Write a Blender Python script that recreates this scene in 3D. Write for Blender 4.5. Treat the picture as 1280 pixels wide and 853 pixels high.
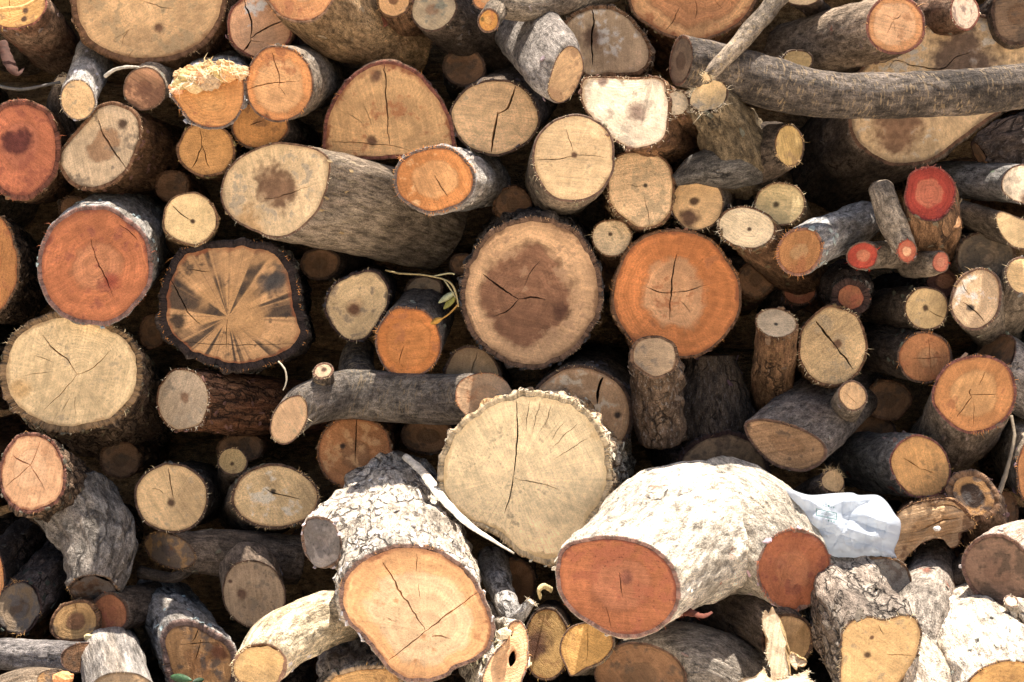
import bpy, math, random
import numpy as np
from mathutils import Vector
from mathutils.geometry import delaunay_2d_cdt

for o in list(bpy.data.objects): bpy.data.objects.remove(o)
scene = bpy.context.scene
COL = scene.collection

# ------------------------------------------------------------------ camera, sky, sun, exposure
CAMD = 2.667          # camera distance to the front plane (y = 0) of the woodpile, metres
K = 0.0015            # metres per photograph pixel on that plane
ZC = 0.84             # camera height
cam = bpy.data.cameras.new('camera'); cam.lens = 50; cam.sensor_width = 36
cam.clip_start = 0.05; cam.clip_end = 2000
camo = bpy.data.objects.new('camera', cam); COL.objects.link(camo)
camo.location = (0, -CAMD, ZC); camo.rotation_euler = (math.pi/2, 0, 0)
scene.camera = camo

SUN = Vector((0.15, 0.04, 0.985)).normalized()       # direction towards the sun
world = bpy.data.worlds.new('World'); scene.world = world; world.use_nodes = True
wn = world.node_tree; wn.nodes.clear()
sky = wn.nodes.new('ShaderNodeTexSky'); sky.sky_type = 'NISHITA'; sky.sun_disc = False
sky.sun_elevation = math.asin(SUN.z); sky.sun_rotation = math.atan2(SUN.x, SUN.y)
sky.dust_density = 3.0; sky.ozone_density = 1.0; sky.air_density = 1.0
bg = wn.nodes.new('ShaderNodeBackground'); bg.inputs['Strength'].default_value = 0.08
wo = wn.nodes.new('ShaderNodeOutputWorld')
wn.links.new(sky.outputs[0], bg.inputs[0]); wn.links.new(bg.outputs[0], wo.inputs[0])
sl = bpy.data.lights.new('sun', 'SUN'); sl.energy = 4.8; sl.angle = math.radians(0.53); sl.color = (1.0, 0.94, 0.85)
so = bpy.data.objects.new('sun', sl); COL.objects.link(so)
so.rotation_euler = SUN.to_track_quat('Z', 'Y').to_euler(); so.location = (1, 1, 6)
vs = scene.view_settings; vs.view_transform = 'Standard'; vs.look = 'None'; vs.gamma = 1.0; vs.use_curve_mapping = False
vs.exposure = 1.5

# ------------------------------------------------------------------ small maths
rng = np.random.default_rng(7)
random.seed(7)
def srgb(r, g, b):
    f = lambda c: (c/255/12.92) if c/255 <= 0.04045 else ((c/255+0.055)/1.055)**2.4
    return (f(r), f(g), f(b))
def unp(px, py, y):
    s = (CAMD + y)/CAMD*K
    return np.array([(px-640)*s, y, ZC-(py-426.5)*s])
CAMP = np.array([0, -CAMD, ZC])
def onplane(pts, C, n):
    pts = np.asarray(pts, float)
    d = np.stack([(pts[:,0]-640)*K/CAMD, np.ones(len(pts)), -(pts[:,1]-426.5)*K/CAMD], 1)
    t = np.dot(C-CAMP, n)/(d@n)
    return CAMP + d*t[:,None]
def norm(v): v = np.asarray(v, float); return v/np.linalg.norm(v)

def _hash(ix, iy, iz, seed):
    h = (ix.astype(np.int64)*374761393 + iy.astype(np.int64)*668265263 + iz.astype(np.int64)*2147483647 + seed*974711) & 0xffffffff
    h = ((h ^ (h >> 13))*1274126177) & 0xffffffff
    h = ((h ^ (h >> 16))*2246822519) & 0xffffffff
    return ((h >> 8) & 0xffff)/32767.5 - 1.0
def vnoise(P, seed=0):
    i = np.floor(P); f = P-i; f = f*f*(3-2*f); i = i.astype(np.int64)
    x, y, z = i[:,0], i[:,1], i[:,2]; fx, fy, fz = f[:,0], f[:,1], f[:,2]
    r = 0
    for a in (0, 1):
        wx = fx if a else 1-fx
        for b in (0, 1):
            wy = fy if b else 1-fy
            for c in (0, 1):
                wz = fz if c else 1-fz
                r = r + wx*wy*wz*_hash(x+a, y+b, z+c, seed)
    return r
def fbm(P, seed=0, octv=3):
    r = 0; a = 1.0; t = 0
    for o in range(octv):
        r = r + a*vnoise(P*(2**o), seed+o*17); t += a; a *= 0.5
    return r/t
def ridged(P, seed=0, octv=2):
    r = 0; a = 1.0; t = 0
    for o in range(octv):
        r = r + a*(1-2*np.abs(vnoise(P*(2**o), seed+o*31))); t += a; a *= 0.5
    return r/t
def catmull(P, n, closed=False):
    P = np.asarray(P, float); m = len(P)
    out = []
    segs = m if closed else m-1
    per = 24
    for i in range(segs):
        if closed: p0, p1, p2, p3 = P[(i-1) % m], P[i], P[(i+1) % m], P[(i+2) % m]
        else: p0, p1, p2, p3 = P[max(i-1,0)], P[i], P[i+1], P[min(i+2,m-1)]
        for k in range(per):
            t = k/per
            out.append(0.5*((2*p1)+(-p0+p2)*t+(2*p0-5*p1+4*p2-p3)*t*t+(-p0+3*p1-3*p2+p3)*t**3))
    if closed: out.append(P[0])
    else: out.append(P[-1])
    out = np.array(out)
    w = min(3, out.shape[1])
    s = np.concatenate([[0], np.cumsum(np.linalg.norm(np.diff(out[:,:w], axis=0), axis=1))])
    q = np.linspace(0, s[-1], n+1)[:-1] if closed else np.linspace(0, s[-1], n)
    return np.stack([np.interp(q, s, out[:,j]) for j in range(out.shape[1])], 1)

# ------------------------------------------------------------------ materials
class NT:
    def __init__(s, name):
        s.m = bpy.data.materials.new(name); s.m.use_nodes = True; s.t = s.m.node_tree; s.t.nodes.clear()
    def n(s, typ, **kw):
        nd = s.t.nodes.new(typ)
        for k, v in kw.items(): setattr(nd, k, v)
        return nd
    def set(s, sock, v):
        if isinstance(v, bpy.types.NodeSocket): s.t.links.new(v, sock)
        elif v is not None:
            if hasattr(sock, 'default_value'):
                try: sock.default_value = v
                except Exception: sock.default_value = tuple(v)+(1.0,)
    def math(s, op, a, b=None, c=None, clamp=False):
        nd = s.n('ShaderNodeMath', operation=op, use_clamp=clamp)
        s.set(nd.inputs[0], a)
        if b is not None: s.set(nd.inputs[1], b)
        if c is not None: s.set(nd.inputs[2], c)
        return nd.outputs[0]
    def vmath(s, op, a, b=None):
        nd = s.n('ShaderNodeVectorMath', operation=op); s.set(nd.inputs[0], a)
        if b is not None: s.set(nd.inputs[1], b)
        return nd.outputs['Value'] if op in ('LENGTH', 'DOT_PRODUCT') else nd.outputs[0]
    def attr(s, name, obj=True, out='Fac'):
        nd = s.n('ShaderNodeAttribute', attribute_type='OBJECT' if obj else 'GEOMETRY', attribute_name=name)
        return nd.outputs[out]
    def noise(s, vec, scale, detail=3, rough=0.55):
        nd = s.n('ShaderNodeTexNoise'); s.set(nd.inputs['Vector'], vec); nd.inputs['Scale'].default_value = scale
        nd.inputs['Detail'].default_value = detail; nd.inputs['Roughness'].default_value = rough
        return nd.outputs[0]
    def rng(s, v, a, b, c=0.0, d=1.0, smooth=True):
        nd = s.n('ShaderNodeMapRange'); nd.interpolation_type = 'SMOOTHSTEP' if smooth else 'LINEAR'
        s.set(nd.inputs[0], v)
        for i, x in enumerate((a, b, c, d)): s.set(nd.inputs[1+i], x)
        return nd.outputs[0]
    def mix(s, f, a, b, blend='MIX'):
        nd = s.n('ShaderNodeMix', data_type='RGBA', blend_type=blend)
        s.set(nd.inputs[0], f); s.set(nd.inputs[6], a); s.set(nd.inputs[7], b)
        return nd.outputs[2]
    def scale(s, col, f):       # colour times scalar
        nd = s.n('ShaderNodeVectorMath', operation='SCALE'); s.set(nd.inputs[0], col); s.set(nd.inputs['Scale'], f)
        return nd.outputs[0]
    def out(s, col, rough, height=None, dist=0.002, strength=0.6, spec=0.25):
        b = s.n('ShaderNodeBsdfPrincipled'); s.set(b.inputs['Base Color'], col); s.set(b.inputs['Roughness'], rough)
        b.inputs['Specular IOR Level'].default_value = spec
        if height is not None:
            bp = s.n('ShaderNodeBump'); bp.inputs['Strength'].default_value = strength; bp.inputs['Distance'].default_value = dist
            s.set(bp.inputs['Height'], height); s.t.links.new(bp.outputs[0], b.inputs['Normal'])
        o = s.n('ShaderNodeOutputMaterial'); s.t.links.new(b.outputs[0], o.inputs[0])
        return s.m

def mat_wood():
    s = NT('cut_wood')
    fc = s.attr('fc', False, 'Vector'); rn = s.attr('rn', False, 'Fac')
    sd = s.attr('sd', True, 'Vector')
    P = s.vmath('ADD', fc, sd)
    nlow = s.noise(P, 15, 3); nmid = s.noise(P, 60, 4, 0.6); nfine = s.noise(P, 420, 3, 0.65); nvf = s.noise(P, 1100, 2, 0.6)
    lo = s.math('SUBTRACT', nlow, 0.5); md = s.math('SUBTRACT', nmid, 0.5)
    rnw = s.math('ADD', rn, s.math('MULTIPLY_ADD', lo, 0.48, s.math('MULTIPLY', md, 0.10)))
    rnr = s.math('ADD', rn, s.math('MULTIPLY', lo, 0.32))
    rne = s.math('ADD', rn, s.math('MULTIPLY', md, 0.16))
    hr = s.attr('hr')
    hm = s.rng(rnw, s.math('SUBTRACT', hr, 0.07), s.math('ADD', hr, 0.06), 1.0, 0.0)
    col = s.mix(hm, s.attr('sap', True, 'Color'), s.attr('heart', True, 'Color'))
    edge = s.rng(s.math('ABSOLUTE', s.math('SUBTRACT', rnw, hr)), 0.0, 0.07, 1.0, 0.0)
    col = s.scale(col, s.math('MULTIPLY_ADD', s.math('MULTIPLY', edge, s.math('GREATER_THAN', hr, 0.05)), -0.12, 1.0))
    drift = s.noise(P, 8, 3)
    col = s.scale(col, s.rng(drift, 0.34, 0.66, 0.80, 1.16))
    col = s.scale(col, s.rng(nmid, 0.34, 0.66, 0.88, 1.10))
    # growth rings, broken up
    ph = s.math('MULTIPLY', s.math('MULTIPLY', rnr, s.attr('rm')), 2*math.pi/0.0068)
    ring = s.math('SINE', s.math('ADD', ph, s.math('MULTIPLY', nmid, 5.0)))
    ring2 = s.math('SINE', s.math('MULTIPLY', s.math('ADD', s.math('MULTIPLY', rnr, s.attr('rm')), s.math('MULTIPLY', drift, 0.05)), 2*math.pi/0.025))
    rsum = s.math('ADD', s.math('MULTIPLY', s.math('MULTIPLY', ring, s.rng(drift, 0.4, 0.6, 0.1, 0.8)), 0.7), s.math('MULTIPLY', ring2, 0.6))
    col = s.scale(col, s.math('MULTIPLY_ADD', s.math('MULTIPLY', rsum, s.attr('rs')), 0.10, 1.0))
    # rays and spokes
    dirv = s.n('ShaderNodeVectorMath', operation='NORMALIZE'); s.set(dirv.inputs[0], fc)
    rv = s.vmath('ADD', dirv.outputs[0], sd)
    ray = s.noise(rv, 26, 4, 0.7)
    rin = s.rng(rn, 0.06, 0.4, 0, 1)
    col = s.scale(col, s.math('MULTIPLY_ADD', s.math('MULTIPLY', s.rng(ray, 0.34, 0.66, -1, 1), rin), 0.08, 1.0))
    fine_ray = s.math('MULTIPLY', s.rng(s.noise(rv, 70, 2, 0.5), 0.66, 0.72, 0, 1), s.math('MULTIPLY', rin, s.rng(nlow, 0.42, 0.58, 0, 0.6)))
    col = s.mix(fine_ray, col, s.scale(col, 0.55))
    spk_ = s.math('MULTIPLY', s.rng(s.noise(rv, 3.6, 3, 0.6), 0.46, 0.58, 0, 0.9), s.math('MULTIPLY', s.attr('spoke'), s.rng(nlow, 0.38, 0.55, 0, 1)))
    col = s.mix(spk_, col, s.attr('stain', True, 'Color'))
    # chainsaw marks
    vr = s.n('ShaderNodeVectorRotate', rotation_type='Z_AXIS'); s.set(vr.inputs['Vector'], fc); s.set(vr.inputs['Angle'], s.attr('ang'))
    vrs = s.vmath('ADD', vr.outputs[0], sd)
    saw = s.noise(s.vmath('MULTIPLY', vrs, (300.0, 16.0, 1.0)), 1.0, 4, 0.7)
    saw2 = s.noise(s.vmath('MULTIPLY', vrs, (90.0, 7.0, 1.0)), 1.0, 3, 0.6)
    ss = s.math('ADD', s.math('MULTIPLY', s.rng(saw, 0.34, 0.66, -1, 1), 0.6), s.math('MULTIPLY', s.rng(saw2, 0.34, 0.66, -1, 1), 0.5))
    col = s.scale(col, s.math('MULTIPLY_ADD', s.math('MULTIPLY', ss, s.attr('saw')), 0.22, 1.0))
    # stains
    stv = s.math('ADD', nlow, s.math('MULTIPLY', md, 0.7)); t0 = s.math('SUBTRACT', 0.68, s.math('MULTIPLY', s.attr('st'), 0.40))
    sta = s.rng(stv, t0, s.math('ADD', t0, 0.16), 0, 0.8)
    col = s.mix(sta, col, s.attr('stain', True, 'Color'))
    for i in (1, 2):
        sp = s.attr('spot%d' % i, True, 'Vector')
        sx = s.n('ShaderNodeSeparateXYZ'); s.set(sx.inputs[0], sp)
        cx = s.n('ShaderNodeCombineXYZ'); s.set(cx.inputs[0], sx.outputs[0]); s.set(cx.inputs[1], sx.outputs[1])
        dd = s.vmath('LENGTH', s.vmath('SUBTRACT', fc, cx.outputs[0]))
        q = s.math('DIVIDE', dd, s.math('MAXIMUM', sx.outputs[2], 0.0001))
        big = s.rng(sx.outputs[2], 0.008, 0.03, 0.15, 1.0)
        q = s.math('ADD', q, s.math('MULTIPLY', s.math('MULTIPLY', lo, 2.6), big))
        q = s.math('ADD', q, s.math('MULTIPLY', md, 1.0))
        m = s.rng(q, 0.45, 1.32, 0.92, 0.0)
        m = s.math('MULTIPLY', m, s.math('GREATER_THAN', sx.outputs[2], 0.0005))
        col = s.mix(m, col, s.scale(s.attr('sc%d' % i, True, 'Color'), s.rng(nmid, 0.34, 0.66, 0.75, 1.2)))
    spk = s.math('MULTIPLY', s.rng(s.noise(P, 210, 2, 0.5), 0.60, 0.69, 0, 0.8), s.math('MULTIPLY', s.attr('spk'), s.rng(nlow, 0.4, 0.6, 0.2, 1)))
    col = s.mix(spk, col, s.scale(col, 0.4))
    fz = s.attr('fz')
    col = s.scale(col, s.math('MULTIPLY_ADD', s.math('MULTIPLY', s.rng(nfine, 0.34, 0.66, -1, 1), s.math('ADD', fz, 0.1)), 0.20, 1.0))
    col = s.scale(col, s.rng(nvf, 0.3, 0.7, 0.93, 1.07))
    col = s.mix(s.math('MULTIPLY', s.rng(rne, 0.93, 0.99, 0, 0.8), s.rng(nlow, 0.35, 0.6, 0.25, 1)), col, s.attr('rim', True, 'Color'))
    h = s.math('ADD', s.math('MULTIPLY', s.math('ADD', saw, s.math('MULTIPLY', saw2, 1.3)), s.attr('saw')), s.math('MULTIPLY', nfine, s.math('MULTIPLY_ADD', fz, 1.1, 0.25)))
    h = s.math('ADD', h, s.math('MULTIPLY', s.math('ADD', rsum, s.math('MULTIPLY', nmid, 2)), 0.15))
    return s.out(col, 0.8, h, 0.0045, 0.7, 0.2)

def mat_bark():
    s = NT('bark')
    bc = s.attr('bc', False, 'Vector'); sd = s.attr('sd', True, 'Vector')
    P = s.vmath('ADD', bc, sd)
    st = s.attr('stv', True, 'Vector')
    PS = s.vmath('MULTIPLY', P, st)
    n1 = s.noise(PS, 17, 4, 0.65); n2 = s.noise(PS, 95, 5, 0.7); n3 = s.noise(P, 420, 3, 0.7); n0 = s.noise(P, 8, 3)
    nst = s.noise(s.vmath('MULTIPLY', P, (190.0, 190.0, 26.0)), 1.0, 4, 0.65)      # streaks along the trunk
    warp = s.n('ShaderNodeMix', data_type='VECTOR'); warp.inputs[0].default_value = 0.022
    nz = s.n('ShaderNodeTexNoise'); s.set(nz.inputs['Vector'], P); nz.inputs['Scale'].default_value = 45; nz.inputs['Detail'].default_value = 4
    s.set(warp.inputs[4], PS); s.set(warp.inputs[5], nz.outputs[1])
    vo = s.n('ShaderNodeTexVoronoi', feature='DISTANCE_TO_EDGE'); s.set(vo.inputs['Vector'], warp.outputs[1]); s.set(vo.inputs['Scale'], s.attr('fs'))
    fw = s.attr('fur')
    fur = s.math('MULTIPLY', s.rng(vo.outputs[0], 0.0, 0.11, 1, 0), s.rng(n1, s.math('SUBTRACT', 0.66, s.math('MULTIPLY', fw, 0.30)), s.math('SUBTRACT', 0.76, s.math('MULTIPLY', fw, 0.30)), 0, 1))
    col = s.mix(s.rng(n1, 0.38, 0.62), s.attr('c1', True, 'Color'), s.attr('c2', True, 'Color'))
    col = s.scale(col, s.rng(n0, 0.34, 0.66, 0.72, 1.22))
    col = s.scale(col, s.rng(n2, 0.35, 0.65, 0.42, 1.6, False))
    col = s.scale(col, s.rng(nst, 0.33, 0.67, 0.74, 1.26, False))
    col = s.scale(col, s.rng(n3, 0.36, 0.64, 0.58, 1.42, False))
    pits = s.rng(s.noise(PS, 150, 3, 0.6), 0.60, 0.68, 0, 0.75)
    col = s.mix(s.math('MULTIPLY', pits, s.math('MULTIPLY', s.attr('pit'), s.rng(n1, 0.4, 0.6, 0.2, 1))), col, s.attr('c3', True, 'Color'))
    fl = s.math('MULTIPLY', s.rng(s.noise(s.vmath('ADD', PS, (1.3, 5.1, 2.2)), 190, 3, 0.65), 0.56, 0.66, 0, 0.85), s.attr('fl'))
    fl = s.math('MULTIPLY', fl, s.rng(n0, 0.36, 0.6, 0.3, 1))
    col = s.mix(fl, col, s.attr('flc', True, 'Color'))
    lev = s.vmath('MULTIPLY', P, (62.0, 62.0, 250.0))
    le = s.math('MULTIPLY', s.rng(s.noise(lev, 1.0, 2, 0.5), 0.57, 0.63, 0, 0.95), s.attr('le'))
    le = s.math('MULTIPLY', le, s.rng(n1, 0.38, 0.56, 0.15, 1))
    col = s.mix(le, col, s.attr('flc', True, 'Color'))
    pn = s.math('ADD', s.noise(s.vmath('ADD', P, (3.1, 1.7, 0.4)), 12, 4, 0.55), s.math('MULTIPLY', s.math('SUBTRACT', n2, 0.5), 0.16))
    pt = s.math('SUBTRACT', 0.78, s.math('MULTIPLY', s.attr('pa'), 0.38))
    pm = s.rng(pn, pt, s.math('ADD', pt, 0.04), 0, 0.85)
    col = s.mix(pm, col, s.scale(s.attr('pc', True, 'Color'), s.rng(n2, 0.34, 0.66, 0.6, 1.3)))
    col = s.mix(s.math('MULTIPLY', fur, 0.8), col, s.attr('c3', True, 'Color'))  # furrows painted darker: real bark tone plus the shade of their depth
    rm = s.attr('rimv', False, 'Fac')
    rimk = s.rng(s.math('ADD', rm, s.math('MULTIPLY', s.math('SUBTRACT', n2, 0.5), 1.2)), 0.45, 0.8)
    col = s.mix(rimk, col, s.scale(s.attr('inner', True, 'Color'), s.rng(n2, 0.34, 0.66, 0.55, 1.35)))
    h = s.math('ADD', s.math('MULTIPLY', n2, 1.3), s.math('MULTIPLY', n3, 0.5))
    h = s.math('ADD', h, s.math('MULTIPLY', nst, 0.5))
    h = s.math('SUBTRACT', h, s.math('MULTIPLY', fur, 0.9))
    h = s.math('SUBTRACT', h, s.math('ADD', s.math('MULTIPLY', pm, 0.35), s.math('MULTIPLY', pits, 0.3)))
    return s.out(col, 0.88, h, 0.010, 0.9, 0.15)

def mat_plain(name, rough=0.8, scale=60, stretch=(1, 1, 1), dist=0.002, var=0.35):
    s = NT(name)
    tc = s.n('ShaderNodeTexCoord'); P = s.vmath('MULTIPLY', tc.outputs['Object'], stretch)
    n1 = s.noise(P, scale, 4, 0.6); n2 = s.noise(P, scale*6, 2)
    col = s.scale(s.attr('col', True, 'Color'), s.rng(n1, 0.25, 0.75, 1-var, 1+var))
    col = s.scale(col, s.rng(n2, 0.25, 0.75, 0.85, 1.15))
    return s.out(col, rough, s.math('ADD', n1, s.math('MULTIPLY', n2, 0.3)), dist, 0.6)

M_WOOD = mat_wood(); M_BARK = mat_bark()
M_FIB = mat_plain('wood_fibre', 0.75, 300); M_TWIG = mat_plain('twig_bark', 0.85, 120); M_LEAF = mat_plain('leaf', 0.5, 150)

def mesh_obj(name, verts, faces, mat, parent=None, smooth=True, origin=None):
    me = bpy.data.meshes.new(name)
    v = np.asarray(verts, float)
    if origin is not None: v = v-origin
    me.from_pydata(v.tolist(), [], faces)
    if smooth: me.polygons.foreach_set('use_smooth', np.ones(len(me.polygons), bool))
    me.materials.append(mat); me.update()
    o = bpy.data.objects.new(name, me); COL.objects.link(o)
    if parent is not None: o.parent = parent
    return o
def pattr(o, name, arr):
    arr = np.asarray(arr, np.float32)
    if arr.ndim == 1:
        a = o.data.attributes.new(name, 'FLOAT', 'POINT'); a.data.foreach_set('value', arr)
    else:
        a = o.data.attributes.new(name, 'FLOAT_VECTOR', 'POINT'); a.data.foreach_set('vector', arr.ravel())

# ------------------------------------------------------------------ wood and bark presets
S = srgb
WOOD = {
 'pale':   dict(sap=S(218,196,156), heart=S(206,176,130), hr=0.0, rim=S(168,130,84), stain=S(176,150,114), st=0.25),
 'cream':  dict(sap=S(226,210,180), heart=S(205,186,152), hr=0.0, rim=S(175,140,100), stain=S(168,150,126), st=0.3),
 'tan':    dict(sap=S(206,172,124), heart=S(192,152,102), hr=0.0, rim=S(140,96,58), stain=S(158,124,86), st=0.3),
 'yellow': dict(sap=S(208,164,96), heart=S(196,150,88), hr=0.0, rim=S(150,104,54), stain=S(150,110,66), st=0.25),
 'orange': dict(sap=S(206,140,80), heart=S(210,160,110), hr=0.45, rim=S(140,80,46), stain=S(170,104,60), st=0.25),
 'peach':  dict(sap=S(214,160,108), heart=S(218,178,132), hr=0.55, rim=S(150,84,52), stain=S(190,130,82), st=0.2),
 'red':    dict(sap=S(186,108,74), heart=S(184,118,82), hr=0.5, rim=S(120,62,46), stain=S(150,82,58), st=0.35),
 'scarlet':dict(sap=S(186,62,42), heart=S(196,104,74), hr=0.5, rim=S(130,40,34), stain=S(150,52,40), st=0.3),
 'brown':  dict(sap=S(190,154,118), heart=S(122,84,62), hr=0.68, rim=S(116,84,58), stain=S(150,116,88), st=0.3),
 'grey':   dict(sap=S(178,156,124), heart=S(150,124,96), hr=0.3, rim=S(112,90,66), stain=S(128,110,90), st=0.4),
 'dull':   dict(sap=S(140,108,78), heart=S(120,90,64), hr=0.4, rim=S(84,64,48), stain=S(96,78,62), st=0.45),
 'rot':    dict(sap=S(176,134,84), heart=S(130,90,58), hr=0.4, rim=S(90,64,46), stain=S(92,84,78), st=0.6),
}
BARK = {
 'grey':  dict(c1=S(106,98,90), c2=S(142,132,120), c3=S(46,40,36), fur=0.15, fs=60, pa=0.12, pc=S(112,70,50), fl=0.35, flc=S(178,166,148), inner=S(128,84,56), amp=0.0022, st=(1,1,.6)),
 'dark':  dict(c1=S(70,62,56), c2=S(98,88,80), c3=S(28,24,22), fur=0.3, fs=55, pa=0.12, pc=S(100,66,48), fl=0.2, flc=S(140,128,114), inner=S(104,72,50), amp=0.003, st=(1,1,.5)),
 'brown': dict(c1=S(92,70,54), c2=S(122,96,74), c3=S(40,30,24), fur=0.45, fs=60, pa=0.15, pc=S(120,74,50), fl=0.25, flc=S(160,130,98), inner=S(134,90,56), amp=0.0035, st=(1,1,.4)),
 'tan':   dict(c1=S(128,106,82), c2=S(158,134,104), c3=S(66,52,40), fur=0.2, fs=70, pa=0.15, pc=S(124,72,46), fl=0.5, flc=S(186,166,134), inner=S(140,94,60), amp=0.0025, st=(1,1,.6)),
 'rough': dict(c1=S(70,58,50), c2=S(112,96,82), c3=S(26,20,18), fur=0.9, fs=48, pa=0.1, pc=S(120,70,46), fl=0.3, flc=S(160,146,128), inner=S(140,98,60), amp=0.006, st=(1,1,.45)),
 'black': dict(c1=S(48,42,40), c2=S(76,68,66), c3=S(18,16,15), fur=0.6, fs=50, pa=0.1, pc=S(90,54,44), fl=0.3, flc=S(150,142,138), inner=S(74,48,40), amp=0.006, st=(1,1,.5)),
 'pale':  dict(c1=S(176,164,148), c2=S(204,194,178), c3=S(70,56,48), fur=0.35, fs=45, pa=0.12, pc=S(160,92,70), fl=0.3, flc=S(216,208,196), inner=S(142,86,58), amp=0.004, st=(1,1,.5)),
 'birch': dict(c1=S(190,176,158), c2=S(216,206,192), c3=S(62,50,44), fur=0.75, fs=42, pa=0.1, pc=S(176,130,100), fl=0.3, flc=S(224,216,204), inner=S(142,90,58), amp=0.006, st=(1,.9,.55)),
 'red':   dict(c1=S(104,80,66), c2=S(134,112,96), c3=S(50,32,26), fur=0.2, fs=50, pa=0.42, pc=S(126,56,38), fl=0.3, flc=S(160,140,120), inner=S(150,74,52), amp=0.003, st=(1,1,.6)),
 'lent':  dict(c1=S(62,58,56), c2=S(92,86,82), c3=S(34,28,26), fur=0.15, fs=60, pa=0.2, pc=S(150,110,80), fl=0.15, le=0.65, flc=S(168,144,112), inner=S(128,84,56), amp=0.002, st=(1,1,.6)),
 'silver':dict(c1=S(142,138,134), c2=S(172,168,164), c3=S(56,50,46), fur=0.35, fs=40, pa=0.1, pc=S(110,76,58), fl=0.3, flc=S(190,186,180), inner=S(118,84,60), amp=0.004, st=(1,1,.5)),
 'wood':  dict(c1=S(190,156,110), c2=S(214,184,138), c3=S(110,80,50), fur=0.2, fs=60, pa=0.1, pc=S(150,96,56), fl=0.4, flc=S(226,206,170), inner=S(190,150,100), amp=0.004, st=(1,1,.15)),
 'weather':dict(c1=S(126,112,98), c2=S(156,142,126), c3=S(60,50,44), fur=0.25, fs=60, pa=0.12, pc=S(120,84,60), fl=0.3, flc=S(180,168,150), inner=S(130,104,78), amp=0.004, st=(1,1,.12)),
}
def warm(v, j):
    q = v[0]/max(v[1], 1e-4)
    if q > 2.6 and v[2] > 0.3*v[1]: v = (v[0]*0.97, v[1]*(1.18 if q > 3.3 else 1.04), v[2]*1.0)      # red woods lean to orange
    elif q > 1.75: v = (v[0]*1.04, v[1]*1.0, v[2]*0.93)
    else: v = (v[0]*1.10, v[1]*0.995, v[2]*0.96)
    return tuple(min(0.9, c*j) for c in sat(v, 0.96 if q < 1.75 else 0.88))
def sat(c, f):
    l = 0.3*c[0]+0.59*c[1]+0.11*c[2]
    return tuple(max(0.0, l+(x-l)*f) for x in c)
SEED = [0]
def nseed(): SEED[0] += 1; return SEED[0]
def put_wood(o, w, **over):
    d = dict(saw=0.6, fz=0.5, spk=0.75, rs=0.8, ang=rng.uniform(0, 3.14), sc1=S(96,66,46), sc2=S(96,66,46), spot1=(0,0,0), spot2=(0,0,0), spoke=0.0)
    d.update(WOOD[w]); d.update(over)
    j = rng.uniform(0.94, 1.05)
    for k, v in d.items():
        if k in ('sap', 'heart'): v = warm(v, j)
        elif k in ('rim', 'stain', 'sc1', 'sc2'): v = sat(v, 0.9)
        o[k] = [float(x) for x in v] if isinstance(v, (tuple, list, np.ndarray)) else float(v)
    o['sd'] = [float(x) for x in rng.uniform(-4, 4, 3)]
def put_bark(o, k, **over):
    d = dict(le=0.0, pit=0.35 if k in ('pale', 'lent', 'wood') else 0.8); d.update(BARK[k]); d.update(over)
    d.pop('amp', None); d['stv'] = d.pop('st')
    j = rng.uniform(0.88, 1.12)
    d['inner'] = tuple(0.8*a_+0.2*b_ for a_, b_ in zip(sat(d['inner'], 0.8), d['c2']))
    for kk, v in d.items():
        if kk in ('c1', 'c2'):
            lift = 1.18 if v[1] < 0.16 else 1.0
            wr, wb = (1.10, 0.88) if v[1] < 0.3 else (1.03, 0.97)
            v = (v[0]*j*wr*lift, v[1]*j*lift, v[2]*j*wb*lift)
        o[kk] = [float(x) for x in v] if isinstance(v, (tuple, list, np.ndarray)) else float(v)
    o['sd'] = [float(x) for x in rng.uniform(-4, 4, 3)]

# ------------------------------------------------------------------ geometry builders
def basis(n):
    n = norm(n); e1 = np.cross([0, 0, 1], n)
    if np.linalg.norm(e1) < 0.05: e1 = np.array([1.0, 0, 0])
    e1 = norm(e1); return n, e1, np.cross(n, e1)

def crack_poly(line, w):
    """a narrow spindle-shaped polygon along a polyline in the face plane"""
    line = np.asarray(line, float)
    m = max(5, int(np.linalg.norm(np.diff(line, axis=0), axis=1).sum()/0.006))
    if len(line) == 2: line = np.array([line[0], (line[0]+line[1])/2 + rng.normal(0, 0.0015, 2), line[1]])
    L = catmull(line, m)
    t = np.gradient(L, axis=0); t /= np.linalg.norm(t, axis=1)[:,None]+1e-9
    nn = np.stack([-t[:,1], t[:,0]], 1)
    L = L + nn*(fbm(np.stack([np.arange(m)*0.5, np.full(m, 3.3*w*1e3), np.full(m, rng.uniform(0, 50))], 1), 5, 2)*0.0026)[:,None]
    q = np.linspace(0, 1, m)
    w = max(0.0011, w*0.72)
    wid = w*(0.25+0.75*np.sin(np.pi*np.clip(q*0.9+0.08, 0, 1)))*rng.uniform(0.75, 1.2, m)/2
    return np.concatenate([L+nn*wid[:,None], (L-nn*wid[:,None])[::-1]])

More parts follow.
